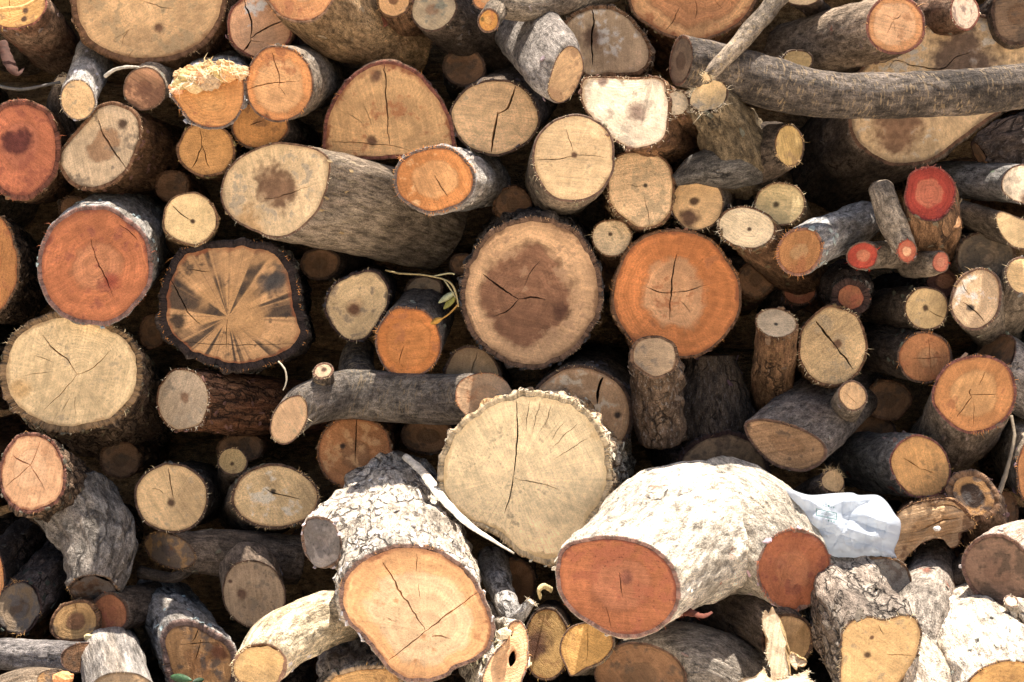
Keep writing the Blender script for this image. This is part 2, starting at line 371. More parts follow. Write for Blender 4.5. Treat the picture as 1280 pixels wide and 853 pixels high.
def make_face(parent, origin, C, n, out2, pith2, w, cracks2=(), relief=0.0012, rough=0.0, dens=0.011, holes2=(), label=None, wood={}, name='cut_end', crackdepth=0.035):
    """a sawn wood face: outline out2 (N,2) in the plane basis of (C, n); cracks are real slots"""
    n, e1, e2 = basis(n)
    def ccw(q):
        q = np.asarray(q); a = np.sum(q[:,0]*np.roll(q[:,1], -1)-q[:,1]*np.roll(q[:,0], -1))
        return q if a > 0 else q[::-1]
    out2 = ccw(out2); N = len(out2)
    cracks2 = [ccw(c) for c in cracks2]; holes2 = [ccw(c) for c in holes2]
    cen = out2.mean(0); R = np.linalg.norm(out2-cen, axis=1); Rm = R.mean()
    pts = [tuple(p) for p in out2]; polys = [list(range(N))]
    for cp in cracks2:
        b = len(pts); pts += [tuple(p) for p in cp]; polys.append(list(range(b, b+len(cp))))
    for hp in holes2:
        b = len(pts); pts += [tuple(p) for p in hp]; polys.append(list(range(b, b+len(hp))))
    # inner points on jittered rings
    rings = max(2, int(Rm/dens))
    for i in range(1, rings):
        f = 1-i/rings
        m = max(5, int(N*0.6*f))
        idx = (np.arange(m)/m*N)
        q = np.stack([np.interp(idx, np.arange(N+1), np.append(out2[:,j], out2[0,j])) for j in (0, 1)], 1)
        q = cen+(q-cen)*f + rng.normal(0, dens*0.12, (m, 2))
        pts += [tuple(p) for p in q]
    pts.append(tuple(cen))
    vco, ved, vfa, ov, oe, of = delaunay_2d_cdt([Vector(p) for p in pts], [], polys, 1, 1e-6)
    v2 = np.array([(p[0], p[1]) for p in vco])
    good, slot = [], []
    for f, org in zip(vfa, of):
        if not org or 0 not in org: continue
        (slot if any(x > 0 for x in org) else good).append(list(f))
    # orient
    def orient(f):
        a, b, c = (v2[i] for i in f[:3])
        return f if (b[0]-a[0])*(c[1]-a[1])-(b[1]-a[1])*(c[0]-a[0]) > 0 else f[::-1]
    good = [orient(f) for f in good]; slot = [orient(f) for f in slot]
    rel = v2-cen
    ang = np.arctan2(rel[:,1], rel[:,0]); oa = np.arctan2(out2[:,1]-cen[1], out2[:,0]-cen[0])
    od = np.argsort(oa); oa2 = oa[od]; Ro = R[od]
    Rk = np.interp(ang, np.concatenate([oa2-2*np.pi, oa2, oa2+2*np.pi]), np.tile(Ro, 3))
    r0 = np.linalg.norm(rel, axis=1)/np.maximum(Rk, 1e-6)
    # rings run round the pith: shift the ring centre there
    pr = pith2-cen
    rel2 = v2-(cen+pr*(1-np.clip(r0, 0, 1))[:,None]*1.0)
    rn = np.clip(np.maximum(r0*0.0, np.linalg.norm(rel2, axis=1)/np.maximum(Rk, 1e-6)), 0, 1.15)
    seed = nseed()
    P3 = np.stack([v2[:,0], v2[:,1], np.zeros(len(v2))], 1)
    h = relief*fbm(P3*28, seed, 3)*np.clip((1-r0)*6, 0.25, 1)
    if rough > 0:
        h = h + rough*(fbm(P3*22, seed+3, 4)*0.9 + ridged(P3*[60, 14, 1], seed+5, 2)*0.35)
    X = C + v2[:,:1]*e1 + v2[:,1:2]*e2 + h[:,None]*n
    faces = list(good)
    # slot walls
    if slot:
        eg = {}
        for f in good:
            for i in range(3): eg[(f[i], f[(i+1) % 3])] = 1
        base = {}
        extra = []
        def down(i):
            if i not in base:
                base[i] = len(X)+len(extra); extra.append(X[i]-n*crackdepth)
            return base[i]
        for f in slot:
            for i in range(3):
                a, b = f[i], f[(i+1) % 3]
                if (b, a) in eg: faces.append([a, b, down(b), down(a)])
        if extra:
            ii = list(base.keys())
            X = np.concatenate([X, np.array(extra)]); v2 = np.concatenate([v2, v2[ii]]); rn = np.concatenate([rn, rn[ii]])
    o = mesh_obj(name, X, faces, M_WOOD, parent, rough > 0.0, origin)
    fc = np.stack([v2[:,0]-pith2[0], v2[:,1]-pith2[1], np.zeros(len(v2))], 1)
    pattr(o, 'fc', fc); pattr(o, 'rn', rn)
    put_wood(o, w, rm=Rm, **wood)
    if label: o['label'] = label
    return o

def fray_fibres(parent, origin, ring, n, amount, col, length=0.011, inward=0.0, name='frayed_fibres', spread=1.0, width=0.00042, dense=2.0):
    """torn wood fibres standing off the sawn edge"""
    N = len(ring); cen = ring.mean(0)
    cnt = int(amount*dense)
    if cnt < 3: return None
    V, F = [], []
    ph = rng.uniform(0, 100)
    for _ in range(cnt):
        i = rng.integers(0, N)
        if vnoise(np.array([[i*0.16, ph, 0.5]]), 3)[0] < rng.uniform(-0.25, 0.6): continue
        p = ring[i]; rad = norm(p-cen)
        p = p - rad*abs(rng.normal(0, 0.002)) - rad*rng.uniform(0, inward)
        d = norm(rad*rng.uniform(0.2, 1.0) + n*rng.uniform(-0.1, 0.9)*spread + rng.normal(0, 0.45, 3) + np.array([0, 0, -0.25]))
        L = length*(0.15+abs(rng.normal(0, 0.36))); w = width*rng.uniform(0.6, 1.5)
        s = norm(np.cross(d, rng.normal(0, 1, 3))); t = np.cross(d, s)
        bend = rng.normal(0, 0.4, 3)*L
        b = len(V); m = p+d*L*0.55; tip = p+d*L+bend
        for (c, ww) in ((p-d*0.002, w), (m, w*0.75)):
            V += [c+s*ww, c-s*ww*0.5+t*ww*0.87, c-s*ww*0.5-t*ww*0.87]
        V.append(tip)
        for k in range(3):
            k2 = (k+1) % 3
            F.append([b+k, b+k2, b+3+k2, b+3+k]); F.append([b+3+k, b+3+k2, b+6])
    if not F: return None
    o = mesh_obj(name, V, F, M_FIB, parent, False, origin); o['kind'] = 'stuff'; o['col'] = [float(c) for c in col]
    return o

FLAKES = dict(rough=46, birch=52, black=46, brown=26, dark=16, pale=14, silver=16, grey=8, tan=8, red=18)
def flake(parent, origin, X, rings, count, B):
    """loose plates of bark lifting off the trunk"""
    M, N = X.shape[:2]; V, F = [], []
    for _ in range(int(count)):
        i = min(M-2, int(abs(rng.normal(0, 0.3))*M)); j = int(rng.integers(0, N)); c, U, Vv, t, sc = rings[i]
        p = X[i, j]; nr = norm(p-c-np.dot(p-c, t)*t); sd_ = np.cross(t, nr)
        a = rng.normal(0, 0.5); d1 = t*math.cos(a)+sd_*math.sin(a); d2 = np.cross(nr, d1)
        l = rng.uniform(0.003, 0.010); w = rng.uniform(0.002, 0.0055); lift = rng.uniform(0.05, 0.5)
        d1 = norm(d1+nr*lift*rng.choice([-1, 1])); up = np.cross(d1, d2); up = up if np.dot(up, nr) > 0 else -up
        th = rng.uniform(0.0005, 0.0014); q = p+nr*0.0008; b = len(V)
        pts = [(-1, -rng.uniform(.5, 1)), (rng.uniform(-.3, .3), -1), (1, -rng.uniform(.2, .8)), (rng.uniform(.7, 1.2), rng.uniform(.2, .8)), (rng.uniform(-.3, .3), 1), (-1, rng.uniform(.3, .9))]
        for s_ in (th, -th):
            for x, y in pts: V.append(q+d1*l*x+d2*w*y+up*s_-up*0.0015*abs(y))
        F.append([b+x for x in range(6)]); F.append([b+11-x for x in range(6)])
        for x in range(6): F.append([b+x, b+6+x, b+6+(x+1) % 6, b+(x+1) % 6])
    if F:
        o = mesh_obj('bark_flakes', V, F, M_TWIG, parent, False, origin); o['kind'] = 'stuff'
        o['col'] = [float(0.5*(x+y)*rng.uniform(0.85, 1.2)) for x, y in zip(B['c1'], B['c2'])]
def sweep(parent, origin, name, C, n, off, path, scales, k, th, n1=None, M=None, wob=1.0, bark={}, amp=1.0, rimjag=0.0025, capback=True, flare=0.0):
    """bark body: outline offsets `off` (N,3) lie in plane (C,n); path of 3-D points beginning at C"""
    N = len(off); path = np.asarray(path, float)
    PS = np.concatenate([path, np.asarray(scales, float)[:,None]], 1)
    L = np.linalg.norm(np.diff(path, axis=0), axis=1).sum()
    if M is None: M = int(np.clip(L/0.006, 10, 90))
    fine = catmull(PS, 200) if len(PS) > 2 else np.stack([np.linspace(PS[0,j], PS[1,j], 200) for j in range(4)], 1)
    q = np.linspace(0, 1, M)**1.25
    idx = q*199
    Q = np.stack([np.interp(idx, np.arange(200), fine[:,j]) for j in range(4)], 1)
    T = np.gradient(Q[:,:3], axis=0); T /= np.linalg.norm(T, axis=1)[:,None]+1e-12
    a0 = T[0]
    prof = off-(off@a0)[:,None]*a0; sh0 = off@a0
    u = norm(np.cross(a0, [0.13, 0.2, 0.97])); v = np.cross(a0, u)
    pu, pv = prof@u, prof@v
    rad = np.sqrt(pu**2+pv**2); Rm = rad.mean()
    seed = nseed()
    B = BARK[k]; A = bark.get('amp', B['amp'])*amp
    rings, bcs = [], []
    s = np.concatenate([[0], np.cumsum(np.linalg.norm(np.diff(Q[:,:3], axis=0), axis=1))])
    th_ = np.arctan2(pv, pu)
    U, Vv = u.copy(), v.copy()
    alld = []
    for i in range(M):
        if i:
            U = norm(U-np.dot(U, T[i])*T[i]); Vv = np.cross(T[i], U)
        sc = Q[i,3]
        bc = np.stack([pu*sc, pv*sc, np.full(N, s[i])], 1); bcs.append(bc)
        rings.append((Q[i,:3], U.copy(), Vv.copy(), T[i], sc))
    bcs = np.concatenate(bcs)
    lump = fbm(bc_scale(bcs, 9, 7), seed, 2)*Rm*0.055*wob
    st = np.array(B['st'])
    d = A*1.5*fbm(bcs*st*55, seed+1, 4) + A*0.8*fbm(bcs*18, seed+2, 2) + lump
    fu = bark.get('fur', B['fur'])
    if fu > 0.25: d = d + A*fu*0.9*(ridged(bcs*st*B['fs']*0.9, seed+9, 2)-0.2)*-1.0
    d = d.reshape(M, N)
    fade = np.clip(np.linspace(0, M-1, M)/2.0, 0.25, 1)[:,None]
    d = d*fade
    ux, vy = pu/np.maximum(rad, 1e-6), pv/np.maximum(rad, 1e-6)
    X = np.zeros((M, N, 3))
    sh1 = None
    if n1 is not None:
        n1 = norm(n1); c, U, Vv, t, sc = rings[-1]
        pr = (pu[:,None]*U+pv[:,None]*Vv)*sc
        sh1 = -(pr@n1)/np.dot(t, n1)
    for i, (c, U, Vv, t, sc) in enumerate(rings):
        w = s[i]/s[-1]
        r = (pu*sc+ux*d[i])[:,None]*U + (pv*sc+vy*d[i])[:,None]*Vv
        X[i] = c + r + (sh0*max(0, 1-w*1.0))[:,None]*t*(1.0)
        if sh1 is not None: X[i] += (sh1*w)[:,None]*t
    # rim rings (sawn bark edge)
    X0 = X[0]
    cdir = X0-C; rl = np.linalg.norm(cdir, axis=1)[:,None]; cd = cdir/np.maximum(rl, 1e-9)
    jag = fbm(np.stack([np.cos(th_)*9, np.sin(th_)*9, np.full(N, seed*1.37)], 1), seed+4, 3)
    inner = X0-cd*np.minimum(th*1.35+0.003, rl*0.6) - n*0.004
    mid = X0-cd*np.minimum(th*0.55, rl*0.4) + n*(jag*rimjag+0.0005)[:,None]
    V = np.concatenate([inner, mid, X.reshape(-1, 3)])
    rimv = np.concatenate([np.ones(2*N), np.full(N, 0.55), np.zeros((M-1)*N)])
    bc = np.concatenate([bcs[:N], bcs[:N]*0.97, bcs])
    F = []
    R_ = M+2
    k0 = np.arange(N); k1 = (k0+1) % N
    for i in range(R_-1):
        F += np.stack([i*N+k0, i*N+k1, (i+1)*N+k1, (i+1)*N+k0], 1).tolist()
    if capback:
        cidx = len(V); V = np.concatenate([V, [X[-1].mean(0)]]); rimv = np.append(rimv, 1.0); bc = np.concatenate([bc, [bcs[-1]]])
        b = (R_-1)*N
        F += [[b+a, b+c_, cidx] for a, c_ in zip(k0.tolist(), k1.tolist())]
    # make normals point outwards
    f0 = F[N*2]; pa, pb, pc_ = V[f0[0]], V[f0[1]], V[f0[2]]
    if np.dot(np.cross(pb-pa, pc_-pa), pa-rings[0][0]) < 0: F = [f[::-1] for f in F]
    o = mesh_obj(name, V, F, M_BARK, parent, True, origin)
    pattr(o, 'bc', bc); pattr(o, 'rimv', rimv)
    bk = dict(bark); put_bark(o, k, **bk)
    if FLAKES.get(k) and Rm > 0.018 and parent is not None:
        flake(parent if parent.type == 'EMPTY' else o, origin, X, rings, FLAKES[k]*min(2.2, L*Rm/0.02), B)
    last = X[-1]; return o, X0, last, rings[-1], rings[0]
def bc_scale(b, s, t): return b*np.array([s, s, t])

NTH = [0]
def thing(name, label, cat, loc, group='logs of the woodpile'):
    o = bpy.data.objects.new(name, None); COL.objects.link(o); o.location = loc; o.empty_display_size = 0.05
    o['label'] = label; o['category'] = cat
    if group: o['group'] = group
    return o

def outline_px(face):
    if isinstance(face, tuple):
        cx, cy, rx, ry = face[:4]; rot = math.radians(face[4]) if len(face) > 4 else 0
        t = np.linspace(0, 2*np.pi, 14, endpoint=False)+rng.uniform(0, 0.4)
        k = 1+rng.normal(0, 0.018, 14)
        x = rx*np.cos(t)*k; y = ry*np.sin(t)*k
        P = np.stack([cx+x*math.cos(rot)-y*math.sin(rot), cy+x*math.sin(rot)+y*math.cos(rot)], 1)
    else: P = np.array(face, float)
    return P

def finish_base(root, objs):
    pass

def cut_from_ring(parent, origin, C, n, X0, th, w, pith, cracks, holes, wood, rough, label, px=True, relief=0.0012, name='cut_end'):
    n, e1, e2 = basis(n)
    rel = X0-C; out2 = np.stack([rel@e1, rel@e2], 1)
    cen = out2.mean(0); dv = out2-cen; rl = np.linalg.norm(dv, axis=1)
    out2 = cen + dv*((rl-np.minimum(th, rl*0.4))/rl)[:,None]
    def to2(p):
        q = onplane(np.asarray(p, float), C, n)-C
        return np.stack([q@e1, q@e2], 1)
    p2 = to2([pith])[0] if pith is not None else cen+rng.normal(0, 0.04, 2)*rl.mean()
    wd = dict(wood)
    spots = wd.pop('spots', [])
    for i, (sx, sy, sr, sc) in enumerate(spots[:2]):
        q = to2([(sx, sy), (sx+sr, sy)]); r = np.linalg.norm(q[1]-q[0])
        wd['spot%d' % (i+1)] = (q[0][0]-p2[0], q[0][1]-p2[1], r); wd['sc%d' % (i+1)] = sc
    sc = (CAMD+C[1])/CAMD*K
    cps = []
    for c in cracks:
        ww = c[-1]; cps.append(crack_poly(to2(c[:-1]), ww*sc))
    hps = [catmull(to2(h), 16, True) for h in holes]
    return make_face(parent, origin, C, n, out2, p2, w, cps, relief=relief, rough=rough, holes2=hps, wood=wd, label=label, name=name), out2

def log(label, face, d, b=None, w='tan', k='grey', th=4, cr=(), pith=None, n=None, fray=0.5, amp=1.0, tp=0.96, cat='log', wood={}, bark={}, rough=0.0, holes=(), flen=0.010, L=0.55, mid=None, name='cut_log', fcol=None, relief=0.0012, ntilt=0.0, Nmul=1.0, capl=None):
    P = outline_px(face); cx, cy = P.mean(0)
    C = unp(cx, cy, d)
    if b is not None:
        Bk = unp(b[0], b[1], d+b[2])
    else:
        Bk = C+np.array([rng.normal(0, 0.03), L, rng.normal(0, 0.02)])
    a = norm(Bk-C)
    tocam = norm(CAMP-C)
    if n is None:
        nn = norm(-a*0.75+tocam*0.25)
        if np.dot(nn, tocam) < 0.6: nn = norm(nn+tocam*0.6)
    else: nn = norm(np.array([n[0], -1.0, n[1]]))
    nn = norm(nn+np.array([0, 0, ntilt]))
    rpx = np.linalg.norm(P-[cx, cy], axis=1).mean()
    N = int(np.clip(rpx*2*math.pi/3.2*Nmul, 36, 190))
    ring = catmull(P, N, True)
    Q3 = onplane(ring, C, nn)
    sc = (CAMD+d)/CAMD*K
    # fine outline unevenness
    rel = Q3-C; rl = np.linalg.norm(rel, axis=1); seed = nseed()
    rel = rel*(1+fbm(rel*28+seed*3.1, seed, 3)*0.022)[:,None]
    path = [C]
    scales = [1.0]
    if mid:
        for (mx, my, md, ms) in mid: path.append(unp(mx, my, d+md)); scales.append(ms)
    path.append(Bk); scales.append(tp)
    base = np.array([C[0], C[1], min(C[2]-rl.max(), Bk[2]-rl.max())])
    root = thing(name, label, cat, Vector(base))
    kb = dict(bark)
    o, X0, Xl, last, first = sweep(root, base, 'bark', C, nn, rel, path, scales, k, th*sc, bark=kb, amp=amp, rimjag=0.0015+0.002*amp)
    f, out2 = cut_from_ring(root, base, C, nn, X0, th*sc, w, pith if pith else (cx, cy), cr, holes, wood, rough, capl, relief=relief)
    if fray > 0:
        col = fcol or tuple(min(1, c*1.15) for c in WOOD[w]['sap'])
        fray_fibres(root, base, X0, nn, fray*N*1.1, col, flen)
    root['_base'] = [float(x) for x in base]
    return root

def branch(label, pts, w='tan', k='grey', th=3, cat='branch', n0=None, n1=None, cap0=True, cap1=False, wood={}, bark={}, rough0=0.0, rough1=0.0, amp=1.0, fray=0.4, parent=None, name='cut_branch', cr=(), pith=None, partname='branch_stub', flen=0.009, wob=1.0, flat=None, w1=None, holes=(), group='logs of the woodpile'):
    """round-section limb through (px, py, depth, radius px) points; as a part of `parent` when given"""
    P3 = np.array([unp(p[0], p[1], p[2]) for p in pts]); r = np.array([p[3]*(CAMD+p[2])/CAMD*K for p in pts])
    C = P3[0]; a = norm((P3[1]-P3[0]))
    if len(P3) > 2: a = norm(catmull(P3, 60)[1]-C)
    nn = -a if n0 is None else norm(np.array([n0[0], -1.0, n0[1]]) if len(n0) == 2 else np.array(n0))
    if np.dot(nn, -a) < 0.3: nn = norm(nn-a*0.6)
    N = int(np.clip(max(p[3] for p in pts)*2*math.pi/3.0, 20, 130))
    t = np.linspace(0, 2*np.pi, N, endpoint=False)
    _, e1, e2 = basis(-a)
    seed = nseed()
    rr = r[0]*(1+0.06*fbm(np.stack([np.cos(t)*1.3, np.sin(t)*1.3, np.full(N, seed*2.2)], 1), seed, 3))
    if flat: rr = rr*(1-flat*np.abs(np.sin(t)))
    prof = (np.cos(t)*rr)[:,None]*e1+(np.sin(t)*rr)[:,None]*e2
    off = prof + (-(prof@nn)/np.dot(a, nn))[:,None]*a      # shear onto the cut plane
    low = min(P3[:,2]-r)
    if parent is None:
        base = np.array([P3[:,0].mean(), P3[:,1].mean(), low]); root = thing(name, label, cat, Vector(base), group); bn = 'bark'
    else:
        base = np.array(list(parent['_base'])); root = parent; bn = partname
    T1 = None
    if cap1:
        T1 = norm(P3[-1]-P3[-2]) if n1 is None else norm(np.array([n1[0], -1.0, n1[1]]) if len(n1) == 2 else np.array(n1))
        tt = norm(P3[-1]-P3[-2])
        if np.dot(T1, tt) < 0.3: T1 = norm(T1+tt*0.6)
    sc = (CAMD+pts[0][2])/CAMD*K
    o, X0, Xl, last, first = sweep(root, base, bn, C, nn, off, P3, r/r[0], k, th*sc, n1=T1, bark=bark, amp=amp, capback=not cap1, wob=wob)
    sub = o if parent is not None else root
    if not cap0: w, rough0, fray = 'dull', 0.003, 0
    if True:
        cut_from_ring(sub, base, C, nn, X0, th*sc, w, pith, cr, holes, wood, rough0, None, name='broken_end' if rough0 > 0.004 else 'cut_end')
        if fray > 0: fray_fibres(sub, base, X0, nn, fray*N*1.2, tuple(min(1, c*1.15) for c in WOOD[w]['sap']), flen)
    if cap1:
        Ce = Xl.mean(0)
        cut_from_ring(sub, base, Ce, T1, Xl, 0.0006, w1 or w, None, (), (), wood, rough1, None, name='broken_end' if rough1 > 0.004 else 'cut_end')
        if fray > 0: fray_fibres(sub, base, Xl, T1, fray*N*1.2, tuple(min(1, c*1.15) for c in WOOD[w1 or w]['sap']), flen)
    if parent is None: root['_base'] = [float(x) for x in base]
    return root

# ------------------------------------------------------------------ the ground
def mat_ground():
    s = NT('dry_soil')
    tc = s.n('ShaderNodeTexCoord'); P = tc.outputs['Object']
    n1 = s.noise(P, 1.5, 5); n2 = s.noise(P, 40, 4, 0.7)
    col = s.mix(n1, S(180,168,152), S(200,190,176)); col = s.scale(col, s.rng(n2, 0.3, 0.7, 0.8, 1.15))
    return s.out(col, 0.95, n2, 0.01, 0.6)
g = mesh_obj('ground', [(-400,-400,0),(400,-400,0),(400,400,0),(-400,400,0)], [[0,1,2,3]], mat_ground(), None, False)
g['kind'] = 'structure'

DK = S(70,46,34); BR = S(112,76,54); GY = S(120,104,88); BK = S(40,36,36)
# ================================================================== top left
log('orange-faced log with red-patched grey bark and a pale twig across its end', (16,4,43,33), -0.02, (72,66,0.34), 'yellow', 'red', 3, n=(-0.25,0.25), cr=[[(12,-5),(13,22),1.5]], fray=0.3, wood=dict(spots=[(32,13,4,DK),(30,24,4,DK)]), tp=0.92)
log('very large tan log end with ragged bark above the splintered orange log', (188,-1,97,82), 0.03, None, 'tan', 'brown', 7, cr=[[(175,0),(200,8),(218,12),1.5],[(168,62),(150,80),1],[(165,35),(140,50),1],[(160,38),(152,58),1]], wood=dict(rs=1.0, spots=[(199,35,7,BR)], stain=S(176,146,104)), pith=(170,20), fray=0.5, amp=1.3)
log('round pinkish tan log with a forked dark crack beside the very large tan end', (325,32,41,42), 0.02, (345,60,0.4), 'peach', 'red', 3, cr=[[(305,0),(313,25),(314,50),3],[(314,50),(301,66),3],[(314,48),(332,36),(357,25),3],[(314,50),(328,53),1.2]], wood=dict(sap=S(200,158,120), heart=S(196,158,122), stain=S(190,190,186), st=0.3), pith=(314,50), fray=0.2)
branch('slim silver-grey branch with a pale round end hanging under the very large tan log', [(97,125,-0.06,22),(112,88,0.08,23),(126,50,0.22,23)], 'pale', 'silver', 1.5, n0=(-0.05,0.0), wood=dict(fz=0.8, sap=S(224,190,138), st=0.15), fray=0.8, flen=0.006)
branch('dark weathered stick tucked behind the slim silver-grey branch', [(76,100,0.05,9),(72,135,0.08,14),(82,172,0.12,16)], 'pale', 'dark', 2, rough0=0.006, n0=(0,0.6), fray=1.5)
log('small round brown log with a smeared rough face under the very large tan end', (181,111,27,28), -0.03, (206,92,0.22), 'brown', 'grey', 1.5, wood=dict(sap=S(186,136,100), heart=S(150,104,76), hr=0.4, saw=1.2, st=0.5, stain=S(120,82,62)), fray=0.5, flen=0.006)
log('pale oval log with a slanting crack and brown heart beside the red log', [(72,205),(74,190),(90,168),(108,148),(122,132),(140,126),(160,132),(175,147),(178,168),(172,190),(163,210),(150,224),(128,236),(104,238),(84,226)], -0.04, (205,205,0.42), 'grey', 'brown', 5, n=(-0.2,0.06), cr=[[(122,150),(134,177),(158,212),3.2]], pith=(135,178), wood=dict(sap=S(206,184,148), heart=S(168,136,102), hr=0.42, spots=[(153,155,7,DK)], saw=0.9, fz=0.6), fray=0.7, amp=1.2)
r = log('splintered orange log with a torn tuft of bright fibres on top', [(213,118),(216,102),(232,90),(252,84),(282,84),(303,92),(308,115),(302,140),(286,157),(262,162),(240,154),(226,138)], -0.13, (278,92,0.4), 'orange', 'silver', 3, n=(0,0.06), wood=dict(sap=S(204,140,72), heart=S(206,146,78), st=0.3), fray=1.0)
ring = np.array([unp(x, y, -0.135) for x, y in [(214,112),(220,104),(232,100),(244,104),(255,106),(268,98),(280,92),(292,90),(304,92),(250,92),(235,92),(262,90),(275,88)]])
fray_fibres(r, np.array(list(r['_base'])), np.concatenate([ring]*5), np.array([0, -1, 0.35]), 600, S(236,214,172), 0.016, 0.012, 'torn_fibres', 0.8, 0.0009)
ring = np.array([unp(x, y, -0.125) for x, y in [(252,84),(256,82),(260,82),(264,82)]])
fray_fibres(r, np.array(list(r['_base'])), np.concatenate([ring+[0,0,0.0]]*8), np.array([0, -0.2, 3.0]), 34, S(230,204,156), 0.030, 0.002, 'torn_fibres', 1.2, 0.0012)
def torn_lumps(parent, spots, col):
    org = np.array(list(parent['_base']))
    for (lx, ly, ld, lr) in spots:
        C = unp(lx, ly, ld); rr = lr*K; sd = nseed(); n, m = 22, 14; V, F = [], []
        for i in range(m+1):
            for k in range(n):
                a, b = math.pi*i/m, 2*math.pi*k/n; V.append((math.cos(b)*math.sin(a), math.sin(b)*math.sin(a), math.cos(a)))
        V = np.array(V); V = C+V*rr*np.array([1.2, 0.8, 0.8])*(1+0.5*fbm(V*1.6+sd*2.7, sd, 2)+0.35*ridged(V*[5, 5, 2.2]+sd, sd+1, 3))[:,None]
        for i in range(m):
            for k in range(n): F.append([i*n+k, (i+1)*n+k, (i+1)*n+(k+1) % n, i*n+(k+1) % n])
        o = mesh_obj('torn_wood', V, F, M_FIB, parent, False, org); o['col'] = [float(c*rng.uniform(0.75, 1.1)) for c in col]
torn_lumps(r, [(222,112,-0.125,8),(232,103,-0.13,10),(243,108,-0.14,9),(252,97,-0.14,11),(262,103,-0.145,9),(272,93,-0.14,11),(284,92,-0.14,10),(296,90,-0.135,9),(240,92,-0.125,11),(260,86,-0.12,10),(280,84,-0.115,9),(228,94,-0.12,8)], S(206,170,124))
ring = np.array([unp(x, y, -0.15) for x, y in [(216,112),(224,106),(236,104),(248,102),(258,100),(270,94),(282,92),(294,90),(304,92),(250,90),(236,96),(262,88),(276,86)]])
fray_fibres(r, np.array(list(r['_base'])), np.concatenate([ring]*5), np.array([0, -1, 0.25]), 420, S(238,218,182), 0.024, 0.012, 'torn_fibres', 0.8, 0.0008)
log('bright orange log with a cross-shaped crack and sunlit bark edge', (349,105,43,49), -0.14, (392,96,0.36), 'orange', 'grey', 2.5, n=(-0.15,0.02), cr=[[(340,66),(348,92),(349,112),2],[(309,112),(330,106),(349,103),(370,102),2.2],[(350,110),(357,121),1]], pith=(349,104), wood=dict(sap=S(214,142,76), heart=S(222,164,104), hr=0.75, rs=1.1, spots=[(333,148,6,DK)]), fray=0.7)
log('orange log half hidden below the log with the cross-shaped crack', (325,157,37,31), -0.01, None, 'orange', 'dark', 3, wood=dict(hr=0, sap=S(200,140,74), stain=S(130,90,60)), cr=[[(312,157),(330,151),1.5]], fray=0.3)
log('small tan orange log with a Y crack tucked beneath the splintered log', (258,187,36,35), -0.02, (290,200,0.3), 'yellow', 'brown', 3, cr=[[(250,160),(252,184),1.6],[(252,182),(240,210),2],[(253,182),(262,210),2]], pith=(252,183), wood=dict(sap=S(206,150,84)), fray=0.4)
r = branch('thick tan-barked log slanting down onto the half-round log, orange end uppermost', [(375,-22,-0.02,50),(425,25,0.06,47),(480,45,0.16,40),(530,60,0.27,30)], 'orange', 'tan', 4, n0=(-0.3,0.15), cap1=True, n1=(0.7,0.2,-0.1), w1='dull', bark=dict(pa=0.05), fray=0.4, cat='log', name='cut_log')
branch('', [(478,27,0.06,7),(474,32,0.12,12)], 'red', 'red', 2, parent=r, partname='knot', wood=dict(sap=S(110,54,40), heart=S(90,44,34)), fray=0.5)
log('half-round orange log split flat along its underside with one vertical crack', [(404,192),(403,165),(408,142),(424,112),(450,86),(484,76),(516,86),(541,108),(559,136),(567,166),(567,188),(540,195),(500,199),(450,200),(420,198)], 0.0, (486,150,0.5), 'orange', 'red', 5, n=(0,-0.05), cr=[[(480,79),(483,120),(486,182),2.6],[(415,177),(455,179),(490,182),(512,188),1.4],[(436,143),(455,158),1],[(455,130),(466,160),0.9]], pith=(484,182), wood=dict(sap=S(212,164,106), heart=S(212,160,100), hr=0.0, rs=1.0, spots=[(464,176,7,BR),(470,95,8,BR)]), fray=0.35, Nmul=1.2)
log('frayed orange log jutting out with a torn pale bark collar', (543,225,52,43), -0.16, (597,226,0.38), 'orange', 'silver', 4, n=(-0.12,0.0), cr=[[(543,219),(551,232),(560,246),1.8]], wood=dict(sap=S(206,132,62), heart=S(214,154,92), hr=0.6, saw=0.8, stain=S(230,180,120)), fray=1.6, flen=0.012)
log('tan log with a wide bent crack beside the half-round log', (619,146,56,48), 0.0, (650,120,0.35), 'pale', 'dark', 3, n=(-0.05,0.02), cr=[[(645,108),(635,134),(622,143),4],[(622,140),(618,160),(614,190),4.5]], pith=(622,143), wood=dict(sap=S(216,182,134), fz=0.6, saw=0.7), fray=0.6, amp=1.3)
branch('dark log with a dull grey-green end beside the orange side stub', [(542,11,0.03,29),(585,38,0.2,38),(640,75,0.42,42)], 'grey', 'dark', 2.5, n0=(-0.15,0.1), wood=dict(sap=S(176,160,128), stain=S(120,120,104), st=0.5), fray=0.2, cat='log', name='cut_log')
branch('broken reddish log end poking in beside the dull grey-green end', [(492,1,0.02,21),(505,20,0.1,22),(520,30,0.25,22)], 'rot', 'brown', 2, rough0=0.008, n0=(0,0.0), wood=dict(sap=S(200,160,110), st=0.2), fray=0.8)
r = branch('smooth grey branch with a small cut orange side stub', [(608,-2,-0.05,16),(650,8,-0.02,18),(710,-2,0.05,18),(770,-14,0.1,16)], 'orange', 'grey', 2, n0=(-0.5,0.1), fray=0.2)
branch('', [(611,26,-0.09,14),(622,10,-0.04,15),(632,2,0.0,15)], 'orange', 'grey', 2.5, parent=r, n0=(-0.15,-0.2), wood=dict(sap=S(212,148,62), heart=S(216,160,80), spots=[(603,24,3,S(120,96,50))]), fray=0.2)
